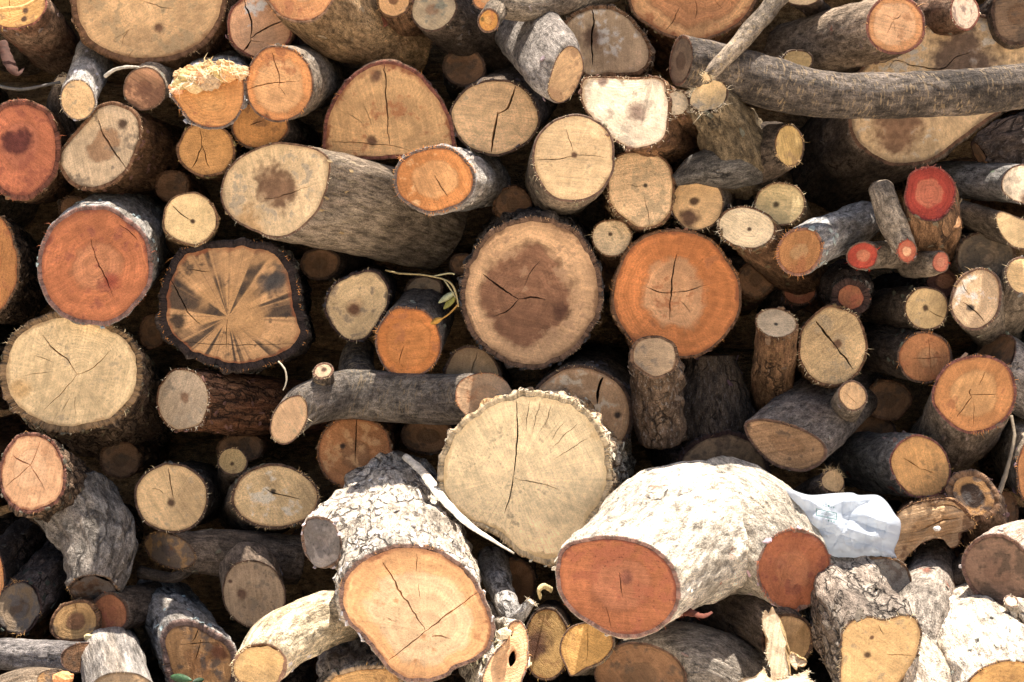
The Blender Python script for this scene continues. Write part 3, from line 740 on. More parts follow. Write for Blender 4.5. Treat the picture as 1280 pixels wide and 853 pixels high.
log('bluish-grey log thrusting out with an oval pale cut end', [(684,112),(688,92),(697,70),(710,57),(723,62),(730,82),(724,105),(713,122),(700,129),(689,124)], -0.15, (640,22,0.4), 'pale', 'grey', 1.5, n=(0.45,-0.1), wood=dict(sap=S(204,170,124), stain=S(160,120,84), st=0.4), bark=dict(c1=S(104,100,98), c2=S(136,132,130), pa=0.22, pc=S(140,88,62)), fray=1.2, tp=1.25, mid=[(690,80,0.04,1.25),(668,52,0.18,1.3)])
log('weathered tan log with a dark heart and a straight crack behind another log', [(704,36),(716,17),(738,7),(762,7),(786,18),(805,40),(815,66),(811,86),(790,94),(760,96),(735,98),(716,80)], 0.04, (770,75,0.45), 'grey', 'rough', 5, cr=[[(740,8),(742,30),(739,48),(741,82),3.4]], pith=(741,46), wood=dict(sap=S(190,168,134), heart=S(182,160,128), hr=0, spots=[(744,47,15,S(112,84,64))], st=0.35, stain=S(204,196,184)), fray=0.5)
log('huge orange-brown log with warm growth rings above the whitish log', (867,-24,86,77), 0.05, (850,40,0.5), 'orange', 'brown', 4, n=(0.04,0.0), pith=(885,-30), cr=[[(850,10),(832,38),1.4],[(893,0),(905,12),1.2],[(868,0),(868,24),0.8]], wood=dict(sap=S(204,150,94), heart=S(190,122,72), hr=0.78, rs=1.8, saw=0.2), fray=0.2)
r = log('whitish log with a smooth brown heart and bright sunlit face', [(725,112),(730,97),(760,95),(795,96),(828,98),(834,115),(838,132),(836,160),(829,176),(811,185),(790,188),(766,176),(745,156),(728,133)], -0.16, (850,168,0.36), 'cream', 'brown', 3, n=(-0.05,0.13), pith=(797,139), wood=dict(spots=[(797,139,16,S(142,112,92)),(752,100,8,S(130,100,84))], st=0.3, saw=0.3), fray=0.8)
branch('', [(844,130,-0.145,17),(858,142,-0.02,24),(872,156,0.1,26)], 'cream', 'brown', 2, parent=r, n0=(0.2,0.15), wood=dict(sap=S(232,214,180)), fray=1.6, partname='side_limb')
log('round cream log with a tiny pith and thin cross crack, bark pale-edged', (717,198,53,55), -0.17, (700,228,0.36), 'pale', 'grey', 3, n=(0.04,0.03), cr=[[(671,200),(705,198),(719,194),1.8],[(719,194),(755,198),1.2],[(707,162),(717,190),1.2]], pith=(718,194), wood=dict(sap=S(222,194,146), spots=[(718,194,4,BR)], rs=0.5), fray=1.0)
log('squarish cream log with a small dark pith hole, under the whitish log', [(758,245),(760,212),(775,192),(800,188),(825,193),(841,212),(843,245),(838,268),(822,283),(800,287),(780,275),(764,260)], -0.06, (790,265,0.35), 'pale', 'brown', 3, cr=[[(785,231),(806,232),1.2],[(805,245),(812,281),1.3]], pith=(807,232), wood=dict(sap=S(216,188,146), spots=[(807,232,3,BK)], fz=0.8, st=0.35), fray=0.9)
log('pale round log with a dark rotten wedge in its lower half', (872,254,33,35), -0.05, (915,246,0.3), 'pale', 'dark', 2, pith=(868,252), wood=dict(sap=S(212,180,132), spots=[(861,272,12,S(84,56,44)),(868,252,6,DK)], fz=0.6), fray=0.7)
log('small pale log end nestled under the squarish cream log', (765,297,26,24), -0.02, (768,330,0.25), 'pale', 'brown', 2, pith=(763,293), wood=dict(spots=[(763,293,3,DK)], fz=0.8), fray=0.8, n=(0.05,0.1))
log('big round orange log with a three-armed crack and pale inner rings', (846,369,81,82), -0.05, None, 'orange', 'brown', 3.5, cr=[[(846,318),(840,350),(837,400),2.6],[(808,360),(828,366),(840,366),2],[(840,366),(860,363),(884,356),1.6],[(850,377),(864,392),1.2]], pith=(839,366), wood=dict(sap=S(206,124,58), heart=S(204,150,102), hr=0.52, rs=1.3, saw=0.4), fray=0.6)
log('big round log with chocolate-brown heartwood, pale sapwood and thick black bark', (664,366,91,94), -0.05, (668,330,0.42), 'brown', 'black', 7, cr=[[(604,343),(630,362),(648,375),3],[(648,374),(665,372),(682,376),2.6],[(648,375),(636,388),(618,396),2],[(674,326),(655,360),1.2]], pith=(648,375), wood=dict(sap=S(198,164,124), heart=S(134,94,68), hr=0.70, rs=1.6, saw=0.7, st=0.2, spots=[(702,390,12,S(92,60,44))], stain=S(172,132,98)), fray=0.5, amp=1.5, bark=dict(c1=S(64,60,60), c2=S(96,92,92), inner=S(128,90,60)))
# ================================================================== left column
log('round red log with a dark maroon heart and thick bark', (27,187,51,64), -0.05, (62,200,0.42), 'red', 'brown', 7, pith=(22,178), wood=dict(spots=[(22,178,18,S(92,44,40))], hr=0.55, heart=S(176,92,66), sap=S(190,98,66), rs=0.8), fray=0.3, bark=dict(inner=S(130,66,48)))
log('orange-red round log with a thin leaning crack and silvery bark', (118,331,74,74), -0.09, (155,290,0.42), 'red', 'silver', 6, n=(-0.08,0.02), cr=[[(113,299),(121,325),(130,345),(143,374),2.2],[(150,281),(172,300),1.6]], pith=(122,335), wood=dict(sap=S(198,104,62), heart=S(200,122,76), hr=0.45, rs=1.4, spots=[(138,352,12,S(158,72,46))], saw=0.6), fray=0.4, bark=dict(inner=S(140,80,54), fur=0.1))
log('dark-barked orange log between the maroon-hearted red log and very large cream log', (-18,331,44,68), -0.03, (25,350,0.36), 'orange', 'rough', 4, wood=dict(sap=S(196,130,66), heart=S(184,110,60)), fray=0.4)
log('small cream disc of a log with bark lifting on one side', (238,274,35,33), -0.06, (240,300,0.3), 'pale', 'tan', 2, cr=[[(215,257),(228,268),(241,277),2],[(262,254),(271,270),(268,292),4]], pith=(241,277), wood=dict(sap=S(226,200,146), spots=[(241,277,3,DK)], st=0.05, rs=0.3, saw=0.3), fray=0.4)
log('long thick log with a cream end and smoky heart, lying aslant under the half-round log', [(276,236),(284,212),(308,192),(345,178),(385,182),(409,193),(414,212),(402,256),(380,284),(350,298),(322,291),(292,276),(277,255)], -0.06, (540,288,0.30), 'cream', 'tan', 3, n=(-0.35,0.0), cr=[[(330,249),(350,245),(392,231),1.6]], pith=(343,242), wood=dict(sap=S(222,198,154), spots=[(346,236,27,S(122,86,60)),(308,276,22,S(196,152,98))], fz=0.5), bark=dict(c1=S(112,102,92), c2=S(142,132,120), fl=0.7, fur=0.05, st=(1,1,.3)), fray=0.5, tp=0.92, mid=[(440,258,0.1,1.0)])
log('blackened log with spoke-like dark streaks and a thick tarry bark rim', [(204,345),(232,308),(290,298),(340,305),(366,335),(376,388),(381,428),(350,452),(300,464),(250,453),(215,430),(199,390)], -0.03, (322,388,0.45), 'orange', 'black', 10, cr=[[(213,349),(235,390),(250,405),2.4],[(236,337),(262,340),1.6],[(285,398),(282,436),1.4],[(225,428),(300,431),(370,430),1.2]], pith=(285,397), bark=dict(inner=S(52,38,34)), wood=dict(sap=S(188,150,104), heart=S(180,136,86), hr=0.5, stain=S(58,50,46), st=0.16, spoke=1.0, spots=[(345,355,20,S(74,70,68)),(222,402,12,BK)], rs=0.4), fray=0.8, amp=1.5)
log('grey-tan log with a small square brown heart, beneath the long thick log', [(404,385),(412,360),(430,346),(464,338),(482,350),(488,373),(478,398),(462,420),(441,428),(420,416)], 0.0, (462,372,0.35), 'grey', 'black', 3, pith=(443,386), wood=dict(sap=S(200,176,132), heart=S(196,168,124), hr=0.3, spots=[(443,387,9,S(96,58,40))], fz=0.7), fray=0.7)
log('small vivid orange log with smooth dark grey bark arching above it', (511,428,42,46), -0.07, (532,392,0.3), 'orange', 'grey', 2.5, n=(-0.08,-0.1), cr=[[(505,432),(498,455),1.4]], wood=dict(sap=S(204,124,50), heart=S(206,130,58), hr=0.7), bark=dict(c1=S(92,88,86), c2=S(116,112,110), fur=0.0), fray=0.9)
log('dull tan log end wedged under the log with chocolate-brown heartwood', (590,468,35,36), 0.0, None, 'tan', 'dark', 3, cr=[[(597,440),(590,458),(588,475),1.8]], wood=dict(sap=S(170,144,108), st=0.4), fray=0.3)
log('very large cream log with thick layered bark and a bent three-way crack', (89,466,91,76), -0.07, (148,512,0.42), 'pale', 'rough', 9, n=(-0.12,0.12), cr=[[(53,419),(70,440),(84,450),(97,468),2.4],[(97,468),(116,460),(138,437),1.8],[(97,468),(78,490),(54,513),1.6],[(88,495),(76,516),1],[(95,495),(94,522),0.9],[(30,470),(66,464),0.9],[(44,444),(66,452),0.8]], pith=(97,468), wood=dict(sap=S(218,194,146), rs=0.9, spots=[(25,486,13,S(206,162,102))], st=0.15), fray=0.7, amp=1.2, bark=dict(inner=S(156,118,70)))
log('whitish log end with a faint brown centre on a long reddish-brown body', (229,500,34,41), -0.03, (410,512,0.36), 'cream', 'brown', 3, n=(-0.5,0.0), pith=(231,497), wood=dict(sap=S(206,188,158), spots=[(231,497,6,S(146,108,80))], fz=0.8, st=0.4), bark=dict(c1=S(104,70,52), c2=S(126,94,74), fur=0.8, st=(1,1,.2)), fray=1.0)
r = branch('grey crooked branch with a pale round end and upright stub, lying sideways', [(361,525,-0.12,23),(384,505,-0.10,26),(430,492,-0.06,30),(500,496,-0.05,31),(560,499,-0.06,31),(606,496,-0.08,30)], 'pale', 'lent', 2, n0=(-0.35,-0.1), cap1=True, n1=(0.55,0.12), w1='peach', bark=dict(c1=S(84,80,78), c2=S(110,106,102), le=0.4), wood=dict(sap=S(214,180,138)), fray=0.8)
branch('', [(404,464,-0.12,13),(405,480,-0.09,14),(420,497,-0.05,20)], 'grey', 'lent', 3, parent=r, n0=(-0.1,0.7), fray=0.3, wood=dict(spots=[(405,462,4,DK)]))
branch('', [(450,436,0.12,18),(445,462,0.06,22),(455,490,-0.02,26)], 'dull', 'lent', 2, parent=r, partname='side_limb', fray=0)
log('ginger-brown log with a straight vertical crack behind the white-barked log', (443,566,48,47), -0.02, None, 'orange', 'brown', 3, cr=[[(446,520),(445,545),(444,578),2.4]], wood=dict(sap=S(176,118,70), heart=S(164,116,76), hr=0.4, stain=S(196,150,100), st=0.4, spots=[(428,558,4,BK)], fz=0.7), fray=0.6)
r = log('peach log with a star crack and knobbly dark bark below the very large cream log', (41,591,43,51), -0.13, (140,668,0.36), 'peach', 'rough', 5, n=(-0.3,0.1), cr=[[(16,570),(28,577),(38,581),2.4],[(38,581),(45,566),(49,552),2],[(38,581),(47,595),(56,613),2],[(38,581),(22,596),(7,609),1.8]], pith=(38,581), wood=dict(sap=S(224,178,132), heart=S(224,182,138), rs=0.7), fray=0.3, amp=1.1, bark=dict(inner=S(150,88,66), fs=55))
branch('', [(118,738,-0.13,30),(124,706,-0.10,39),(120,668,-0.06,46),(92,628,-0.02,50)], 'rot', 'silver', 3, parent=r, partname='broken_limb', n0=(0.1,-0.9), rough0=0.014, wood=dict(sap=S(96,72,56), heart=S(76,54,42), rim=S(60,46,38)), fray=0.8, amp=1.8, bark=dict(c1=S(112,106,102), c2=S(150,146,142), fur=0.6, fs=28))
log('round tan log with a dark pith smear beneath the reddish-brown body', (214,622,47,44), -0.05, (250,615,0.35), 'pale', 'dark', 3, cr=[[(211,586),(213,602),(216,624),2],[(190,610),(206,617),0.8]], pith=(216,626), wood=dict(sap=S(212,182,132), spots=[(214,629,6,DK)], fz=0.5), fray=0.6)
log('tiny round log peeping out between two tan log ends', (291,577,19,18), 0.02, (285,625,0.2), 'tan', 'dark', 2, n=(0,0.3), pith=(290,579), wood=dict(sap=S(190,164,112), spots=[(290,580,3,DK)], fz=1.0), fray=1.2)
log('furry-edged oval tan log with a dark centre crack', (344,621,56,41), -0.07, (318,640,0.33), 'tan', 'dark', 3.5, n=(0.05,0.08), cr=[[(332,611),(342,616),(376,624),2.2]], pith=(341,615), wood=dict(sap=S(206,180,132), spots=[(341,615,4,BK)], fz=0.8, stain=S(214,200,176), st=0.25), fray=1.4)
r = branch('brown log lying sideways with a pocked grey end stub turned outwards', [(212,688,-0.04,23),(245,690,-0.05,26),(300,694,-0.06,30),(372,700,-0.02,30)], 'rot', 'dark', 2, n0=(-0.8,-0.1), rough0=0.008, fray=0.9, cat='log', name='cut_log')
branch('', [(317,742,-0.15,39),(312,718,-0.1,38),(306,700,-0.03,34)], 'grey', 'dark', 2, parent=r, n0=(0.1,-0.02), wood=dict(sap=S(164,144,116), heart=S(156,136,108), spots=[(302,743,7,S(96,68,52)),(288,727,3,DK)], spk=1.0), fray=0.3)
branch('thin dark forked stick beneath the brown sideways log', [(250,716,-0.06,3),(238,712,-0.05,5),(215,722,-0.04,8),(175,716,-0.02,9)], 'dull', 'dark', 1, fray=0)
# ---- bottom left
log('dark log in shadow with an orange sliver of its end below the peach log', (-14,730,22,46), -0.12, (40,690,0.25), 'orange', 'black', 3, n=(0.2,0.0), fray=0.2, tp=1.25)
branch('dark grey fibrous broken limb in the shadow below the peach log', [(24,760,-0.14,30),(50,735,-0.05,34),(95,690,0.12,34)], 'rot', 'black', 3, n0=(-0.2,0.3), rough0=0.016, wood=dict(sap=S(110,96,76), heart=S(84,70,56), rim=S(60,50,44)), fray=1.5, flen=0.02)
log('rotten log with a split wavy-grained tan face beneath the broken silver limb', [(62,790),(64,772),(76,757),(95,750),(112,752),(122,766),(125,782),(118,796),(100,802),(78,802)], -0.16, (140,755,0.25), 'rot', 'brown', 4, wood=dict(sap=S(186,142,84), st=0.4, rs=2.0), cr=[[(93,752),(95,762),1.6]], fray=0.4, rough=0.003)
log('smooth red-brown knob of wood behind the wavy-grained rotten log', (136,768,25,28), -0.14, (200,750,0.2), 'red', 'dark', 4, wood=dict(sap=S(164,96,56), heart=S(160,92,54), saw=0.7), fray=0.2)
log('old stump-like log with silver cracked bark over a hollowed brown face', [(200,805),(204,785),(222,775),(245,776),(270,790),(290,802),(298,822),(296,850),(284,880),(250,892),(222,872),(206,840)], -0.20, (205,752,0.32), 'rot', 'silver', 9, n=(0.05,0.05), cr=[[(249,783),(247,793),(242,802),2],[(250,800),(249,815),(245,826),2],[(225,806),(270,803),1.4]], pith=(250,830), wood=dict(sap=S(186,138,84), heart=S(180,128,76), spots=[(272,815,14,S(120,72,46))], st=0.35), fray=0.2, amp=1.3, bark=dict(fur=0.5, fs=30, inner=S(120,76,52)), tp=0.9)
branch('grey rounded log lit by a patch of sunlight beside the hollowed stump-like log', [(152,880,-0.40,45),(144,848,-0.29,40),(138,824,-0.17,37),(136,812,0.0,36)], 'grey', 'weather', 2, n0=(0.1,-0.3), fray=0.2, cat='log', name='cut_log', bark=dict(c1=S(132,126,120), c2=S(160,154,148)))
branch('bluish-grey pole with a rust-red stripe below the wavy-grained rotten log', [(104,822,-0.24,19),(60,820,-0.24,19),(10,818,-0.24,20),(-40,816,-0.24,20)], 'dull', 'grey', 2, cap1=False, n0=(1,-1.2,0.1), fray=0.3, bark=dict(c1=S(92,90,92), c2=S(120,118,120), pa=0.35, pc=S(150,92,68)), cat='pole')
branch('splintered weathered offcut lying in front of the bluish-grey pole', [(66,848,-0.34,17),(30,850,-0.35,20),(-20,870,-0.36,22)], 'rot', 'weather', 2, n0=(0.9,-0.6,0.3), rough0=0.008, fray=0.8, cat='offcut', name='wood_offcut', flat=0.3)
# ---- bottom middle
branch('curved white-lit log with a ragged chewed-looking end', [(324,834,-0.47,32),(348,805,-0.43,37),(384,783,-0.38,36),(432,768,-0.30,33)], 'pale', 'pale', 3, n0=(-0.05,-0.3), rough0=0.012, wood=dict(sap=S(214,184,130), heart=S(196,176,140), fz=0.8), fray=2.0, cat='log', name='cut_log', bark=dict(c1=S(180,160,130), c2=S(206,190,162)))
log('split log with charred flank and a tan face under the big birch-like log', [(395,880),(405,850),(430,838),(465,832),(498,838),(505,870),(470,905),(420,905)], -0.42, (440,790,0.3), 'yellow', 'black', 6, n=(0.05,0.05), wood=dict(sap=S(196,150,88)), fray=0.8, bark=dict(c1=S(96,92,90), c2=S(130,126,122), inner=S(190,150,100)), amp=1.6)
r = log('big log with flaky white bark and a lobed peach face with a three-way crack', [(424,752),(430,720),(455,696),(490,682),(522,681),(560,693),(594,724),(614,760),(621,790),(612,815),(592,830),(572,836),(556,848),(520,853),(490,844),(473,822),(458,802),(436,778)], -0.46, (498,628,0.52), 'peach', 'birch', 6, n=(0.02,-0.28), cr=[[(479,703),(498,735),(531,789),3.4],[(531,789),(560,768),(597,741),3],[(531,789),(510,808),(486,826),2.6],[(540,795),(562,799),3],[(521,693),(520,714),1.2],[(523,730),(526,750),1],[(483,772),(498,777),1]], pith=(531,788), wood=dict(sap=S(226,180,128), heart=S(236,206,164), hr=0.74, rs=1.5, saw=0.25, st=0.1, rim=S(142,86,58)), fray=0.25, amp=1.25, tp=0.88, bark=dict(inner=S(140,82,58)))
branch('', [(402,678,-0.30,34),(425,668,-0.24,44),(452,660,-0.14,50)], 'dull', 'birch', 2.5, parent=r, n0=(-0.7,-0.1), rough0=0.010, wood=dict(sap=S(156,150,142), heart=S(140,132,124), st=0.6, stain=S(110,100,92), spk=1.0), fray=0.3)
r2 = log('large cream log standing proud with thick crumbly sunlit bark', [(546,602),(550,570),(565,540),(590,515),(625,496),(662,488),(704,494),(738,514),(760,548),(768,592),(758,628),(738,660),(716,692),(682,706),(655,697),(620,672),(580,652),(555,627)], -0.24, (700,580,0.40), 'pale', 'birch', 8, n=(-0.03,-0.03), cr=[[(645,501),(647,545),(641,600),2.6],[(641,596),(637,622),(630,642),2.4],[(643,598),(680,606),(703,616),1.6],[(662,502),(657,540),0.9],[(676,502),(665,545),0.9],[(689,507),(675,540),0.9],[(706,528),(688,552),0.9],[(722,530),(690,560),0.9],[(735,548),(690,575),0.9]], pith=(642,597), wood=dict(sap=S(236,212,166), heart=S(232,208,164), rs=0.5, rim=S(206,170,116), st=0.12), fray=1.1, amp=1.7, bark=dict(c1=S(170,140,104), c2=S(210,194,170), c3=S(80,56,40), inner=S(216,182,128)))
r = log('massive white-barked log with a round red face and a second red limb stub', [(694,707),(705,683),(735,672),(775,669),(810,679),(836,700),(851,732),(846,766),(822,790),(790,798),(755,791),(720,771),(699,742)], -0.46, (925,655,0.36), 'red', 'pale', 6, n=(-0.2,-0.12), cr=[[(774,716),(777,735),(779,748),1.6],[(757,758),(763,785),1]], pith=(780,722), wood=dict(sap=S(196,106,66), heart=S(198,118,78), hr=0.55, spots=[(783,722,9,S(140,84,64))], st=0.45, rs=0.9, stain=S(170,96,64), spk=1.0), fray=0.25, amp=1.1, tp=1.0, mid=[(810,700,0.07,1.10),(850,668,0.16,1.30),(893,650,0.27,1.26)], bark=dict(c1=S(190,178,160), c2=S(206,196,180), fl=0.12, pit=0.12, pa=0.40, pc=S(172,110,90), fur=0.2, inner=S(150,86,66)))
branch('', [(992,712,-0.34,50),(970,690,-0.30,62),(938,668,-0.25,78),(895,655,-0.18,86)], 'red', 'pale', 3, parent=r, partname='limb_stub', n0=(0.28,-0.12), rough0=0.009, wood=dict(sap=S(176,92,60), heart=S(180,100,66), rs=0.6, saw=0.3, st=0.5, stain=S(140,76,54)), fray=1.2, bark=dict(c1=S(190,178,160), c2=S(206,196,180), fl=0.12, pit=0.12, pa=0.34, pc=S(150,88,66), fur=0.1))
ring = np.array([unp(x, y, -0.42) for x, y in [(853,742),(856,752),(852,764),(858,760),(866,766)]])
fray_fibres(r, np.array(list(r['_base'])), np.concatenate([ring]*6), np.array([0.6, -0.6, -0.3]), 150, S(150,70,54), 0.014, 0.002, 'torn_fibres', 1.0, 0.0008)
log('tan log end with a broad chocolate heart stain, below the red face', (683,806,30,46), -0.28, (690,790,0.3), 'yellow', 'dark', 3, pith=(676,800), wood=dict(sap=S(176,146,92), spots=[(672,798,19,S(92,60,44)),(668,812,14,S(92,60,44))], st=0.3), fray=0.3)
log('yellow-orange oval log end with a pointed lower lip', [(700,815),(703,795),(716,782),(735,778),(758,782),(767,797),(766,812),(752,828),(730,838),(714,846),(708,836)], -0.33, (775,810,0.25), 'yellow', 'grey', 2, cr=[[(735,785),(733,828),1.2]], pith=(738,815), wood=dict(sap=S(208,158,82), rs=0.9), fray=0.3)
log('sunlit rotten slab with worm holes beside the lobed peach face', [(602,868),(606,835),(618,815),(634,798),(636,780),(650,775),(660,795),(661,825),(654,850),(640,880),(620,890)], -0.40, (600,800,0.2), 'peach', 'birch', 2, n=(0.05,0.3), holes=[[(636,822),(643,812),(645,825),(638,834)],[(636,791),(640,788),(640,796)]], wood=dict(sap=S(224,186,140), heart=S(214,172,126), spk=1.0, fz=0.5), rough=0.004, fray=0.4, cat='slab', name='rotten_slab')
branch('grey twisted stick standing behind the sunlit rotten slab', [(664,752,-0.36,7),(652,768,-0.35,10),(642,772,-0.33,12),(628,740,-0.22,16),(615,700,-0.1,20)], 'cream', 'silver', 1.5, rough0=0.004, fray=0.6)
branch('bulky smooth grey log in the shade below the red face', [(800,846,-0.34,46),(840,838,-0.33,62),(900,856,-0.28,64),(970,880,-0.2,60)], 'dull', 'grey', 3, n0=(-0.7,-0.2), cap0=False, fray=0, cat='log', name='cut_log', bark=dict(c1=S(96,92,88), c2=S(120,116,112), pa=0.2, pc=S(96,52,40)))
branch('broken log with a torn tan end under the white-barked red-faced log', [(985,800,-0.34,34),(955,775,-0.28,36),(900,752,-0.1,38)], 'tan', 'dark', 4, n0=(0.2,-0.15), rough0=0.010, wood=dict(sap=S(196,166,120)), fray=1.4, cat='log', name='cut_log')
log('bright splintered white stake leaning before the torn tan end', [(953,770),(957,762),(961,768),(965,758),(969,766),(974,772),(978,790),(984,803),(982,812),(986,835),(989,858),(966,860),(963,838),(957,815),(960,800),(953,785)], -0.43, (976,815,0.03), 'cream', 'wood', 1, n=(0.05,0.25), rough=0.006, fray=2.5, flen=0.007, cat='splinter', name='wood_splinter', wood=dict(saw=1.2, ang=0.2, spk=1.0, rs=0, sap=S(230,212,176), heart=S(230,212,176)), amp=0.5)
log('short sunlit splintered slab lying across the foot of the white stake', [(918,858),(930,848),(943,846),(952,838),(955,835),(958,845),(966,850),(985,846),(1000,842),(1012,838),(1010,848),(1020,856),(1000,868),(960,870),(930,868)], -0.45, (966,858,0.04), 'cream', 'wood', 1, n=(0.0,0.5), rough=0.007, fray=2.5, flen=0.008, cat='splinter', name='wood_splinter', wood=dict(saw=1.2, ang=1.4, spk=1.0, rs=0), amp=0.5)
log('ragged flake of pale wood stuck on the torn tan end', [(984,822),(990,816),(1000,822),(1009,826),(1006,834),(998,834),(996,839),(990,833)], -0.40, (996,826,0.03), 'cream', 'wood', 1, n=(0.0,0.4), rough=0.004, fray=1.5, flen=0.006, cat='splinter', name='wood_splinter', amp=0.5)
# ================================================================== middle
log('large shaded tan log with a wide dark slit and greenish-black bark', (724,520,66,64), -0.05, (745,482,0.42), 'tan', 'dark', 4, n=(0,0.02), cr=[[(754,472),(748,488),(746,505),6]], wood=dict(sap=S(190,156,116), st=0.35, stain=S(216,196,164), spots=[(772,519,5,BK)]), fray=0.4, pith=(746,505))
branch('short post-like log with a worn slanted top and gnarled bark', [(819,446,-0.15,30),(822,480,-0.10,33),(824,515,-0.07,33),(826,548,-0.05,30)], 'grey', 'rough', 4, n0=(0.0,0.55), wood=dict(sap=S(196,168,128), heart=S(188,160,120), fz=0.7, rim=S(150,104,62)), fray=0.3, amp=1.2, cat='log', name='cut_log', bark=dict(fur=0.6, flc=S(190,180,168), fl=0.5))
branch('blackish-barked log in the recess beside the post-like log', [(890,445,0.05,34),(890,500,0.05,46),(893,540,0.06,52)], 'dull', 'black', 3, fray=0, cap0=False, cat='log', name='cut_log', bark=dict(c1=S(56,50,46), c2=S(72,64,58)))
log('dull brown log face mostly hidden behind the massive white-barked red-faced log', (905,595,62,56), -0.02, None, 'dull', 'black', 6, wood=dict(sap=S(140,118,90)), fray=0.2)
branch('short upright log with a pale oval top beside the round furry log', [(970,404,-0.12,26),(968,440,-0.05,26),(964,500,0.08,26)], 'pale', 'brown', 2, n0=(0.02,0.9), wood=dict(sap=S(220,198,160), spots=[(970,405,3,BK)], fz=0.7), fray=0.7, cat='log', name='cut_log', bark=dict(fl=0.8, flc=S(150,120,84)))
log('round furry tan log with a ragged central crack', (1041,433,44,50), -0.07, (1025,450,0.35), 'pale', 'brown', 3, cr=[[(1020,402),(1034,420),(1045,433),4],[(1045,433),(1055,446),(1066,462),3]], pith=(1045,433), wood=dict(sap=S(206,178,130), spots=[(1047,430,7,BR)], fz=1.0), fray=1.3)
log('brownish-orange log end with a fine cross crack on a dark grey body', (1156,447,35,33), -0.07, (1085,430,0.3), 'orange', 'dark', 3, n=(0.3,-0.03), cr=[[(1161,424),(1163,448),(1164,470),1.6],[(1143,449),(1182,446),1.2]], pith=(1163,448), wood=dict(sap=S(188,124,72), heart=S(192,136,86)), fray=1.0)
log('large bright orange log with a small star crack and red-flecked grey bark', [(1166,505),(1168,478),(1185,455),(1215,444),(1245,447),(1265,465),(1271,492),(1262,520),(1240,538),(1210,543),(1185,530)], -0.12, (1172,560,0.34), 'orange', 'red', 4, n=(0.15,0.2), cr=[[(1232,466),(1224,482),1.6],[(1215,496),(1206,508),(1197,522),1.8],[(1214,494),(1230,493),(1248,494),1.4],[(1218,500),(1218,535),0.9],[(1215,496),(1214,486),2]], pith=(1215,495), wood=dict(sap=S(214,142,74), heart=S(218,158,92), hr=0.6), fray=0.8, bark=dict(c1=S(104,94,86), c2=S(130,120,110), pa=0.18), tp=0.95, mid=[(1200,535,0.12,1.0)])
r = log('log with a slanted rough brown cut and a small round side stub', [(930,532),(948,523),(975,526),(1005,536),(1030,553),(1033,572),(1018,586),(996,590),(968,582),(944,562)], -0.14, (1075,478,0.36), 'dull', 'grey', 4, n=(-0.3,-0.25), wood=dict(sap=S(172,138,100), heart=S(160,126,90), fz=0.8, st=0.5, saw=1.0), fray=0.4, bark=dict(c1=S(100,92,88), c2=S(126,118,112)), mid=[(1030,515,0.14,1.0)], cr=[[(958,528),(975,526),(992,531),4]])
branch('', [(1066,495,-0.13,19),(1058,508,-0.06,20),(1045,522,0.0,24)], 'pale', 'grey', 2.5, parent=r, n0=(0.12,0.15), wood=dict(sap=S(212,176,128)), fray=0.2, cr=[[(1056,490),(1072,505),1.2]])
log('tan-orange oval log end with red-flecked grey bark, above the plastic bag', (1151,584,37,42,-35), -0.16, (1065,575,0.34), 'yellow', 'red', 3, n=(0.35,0.05), cr=[[(1130,572),(1150,586),2],[(1150,586),(1170,592),1.4]], pith=(1150,586), wood=dict(sap=S(216,158,88), heart=S(214,164,100), spots=[(1180,611,3,BK)]), fray=0.6, bark=dict(c1=S(88,86,86), c2=S(112,110,108), pa=0.3), tp=0.98)
log('orange-ended log below the bright orange log, beyond the dangling twig', (1290,590,20,42), -0.14, (1262,560,0.25), 'orange', 'grey', 3, n=(0.2,0), fray=0.8, tp=1.2)
branch('frayed stub of reddish wood behind the plastic bag', [(1040,603,-0.16,17),(1018,618,-0.06,20),(990,640,0.06,22)], 'tan', 'dark', 3, n0=(0.4,0.5), rough0=0.014, wood=dict(sap=S(196,162,112), heart=S(140,80,54)), fray=3.5, flen=0.016)
# ================================================================== upper right
branch('long slender dark branch speckled with pale lenticels', [(851,76,-0.15,32),(900,86,-0.15,32),(960,104,-0.15,32),(1030,118,-0.15,30),(1110,120,-0.15,28),(1200,116,-0.14,28),(1320,104,-0.12,28)], 'dull', 'lent', 4, n0=(-1,-0.35,0.05), rough0=0.005, wood=dict(sap=S(110,94,76), heart=S(86,70,56)), fray=0.3, bark=dict(pa=0.22, pc=S(150,104,76)), wob=1.2)
branch('thin broken stick leaning across the lenticel-speckled branch', [(884,96,-0.215,6),(900,80,-0.21,10),(935,42,-0.18,12),(985,-18,-0.1,13)], 'pale', 'grey', 1, rough0=0.010, n0=(-0.5,-0.5,-0.6), fray=2.2, flen=0.014, bark=dict(flc=S(190,160,110), fl=0.7, pa=0.3, pc=S(150,92,50)))
r = branch('dark forked log with a splintered pale end', [(886,120,-0.18,27),(904,150,-0.12,35),(920,185,-0.05,44),(932,206,0.05,46)], 'cream', 'dark', 2.5, amp=2.2, wob=1.6, n0=(-0.55,0.5), rough0=0.016, wood=dict(sap=S(222,196,146), heart=S(230,212,176)), fray=2.0, flen=0.014, cat='log', name='cut_log', bark=dict(c1=S(78,70,58), c2=S(104,94,78)))
branch('', [(987,182,-0.11,27),(966,186,-0.06,35),(930,200,0.02,42)], 'tan', 'dark', 2, parent=r, partname='side_limb', n0=(0.75,-0.05), rough0=0.004, wood=dict(sap=S(196,168,108), heart=S(190,160,100), saw=1.3), fray=1.4, flen=0.012)
branch('', [(843,226,-0.09,8),(870,213,-0.09,20),(905,206,-0.08,30),(932,198,-0.03,38)], 'dull', 'dark', 2, parent=r, partname='side_limb', fray=0, bark=dict(c1=S(76,74,74), c2=S(96,94,92)))
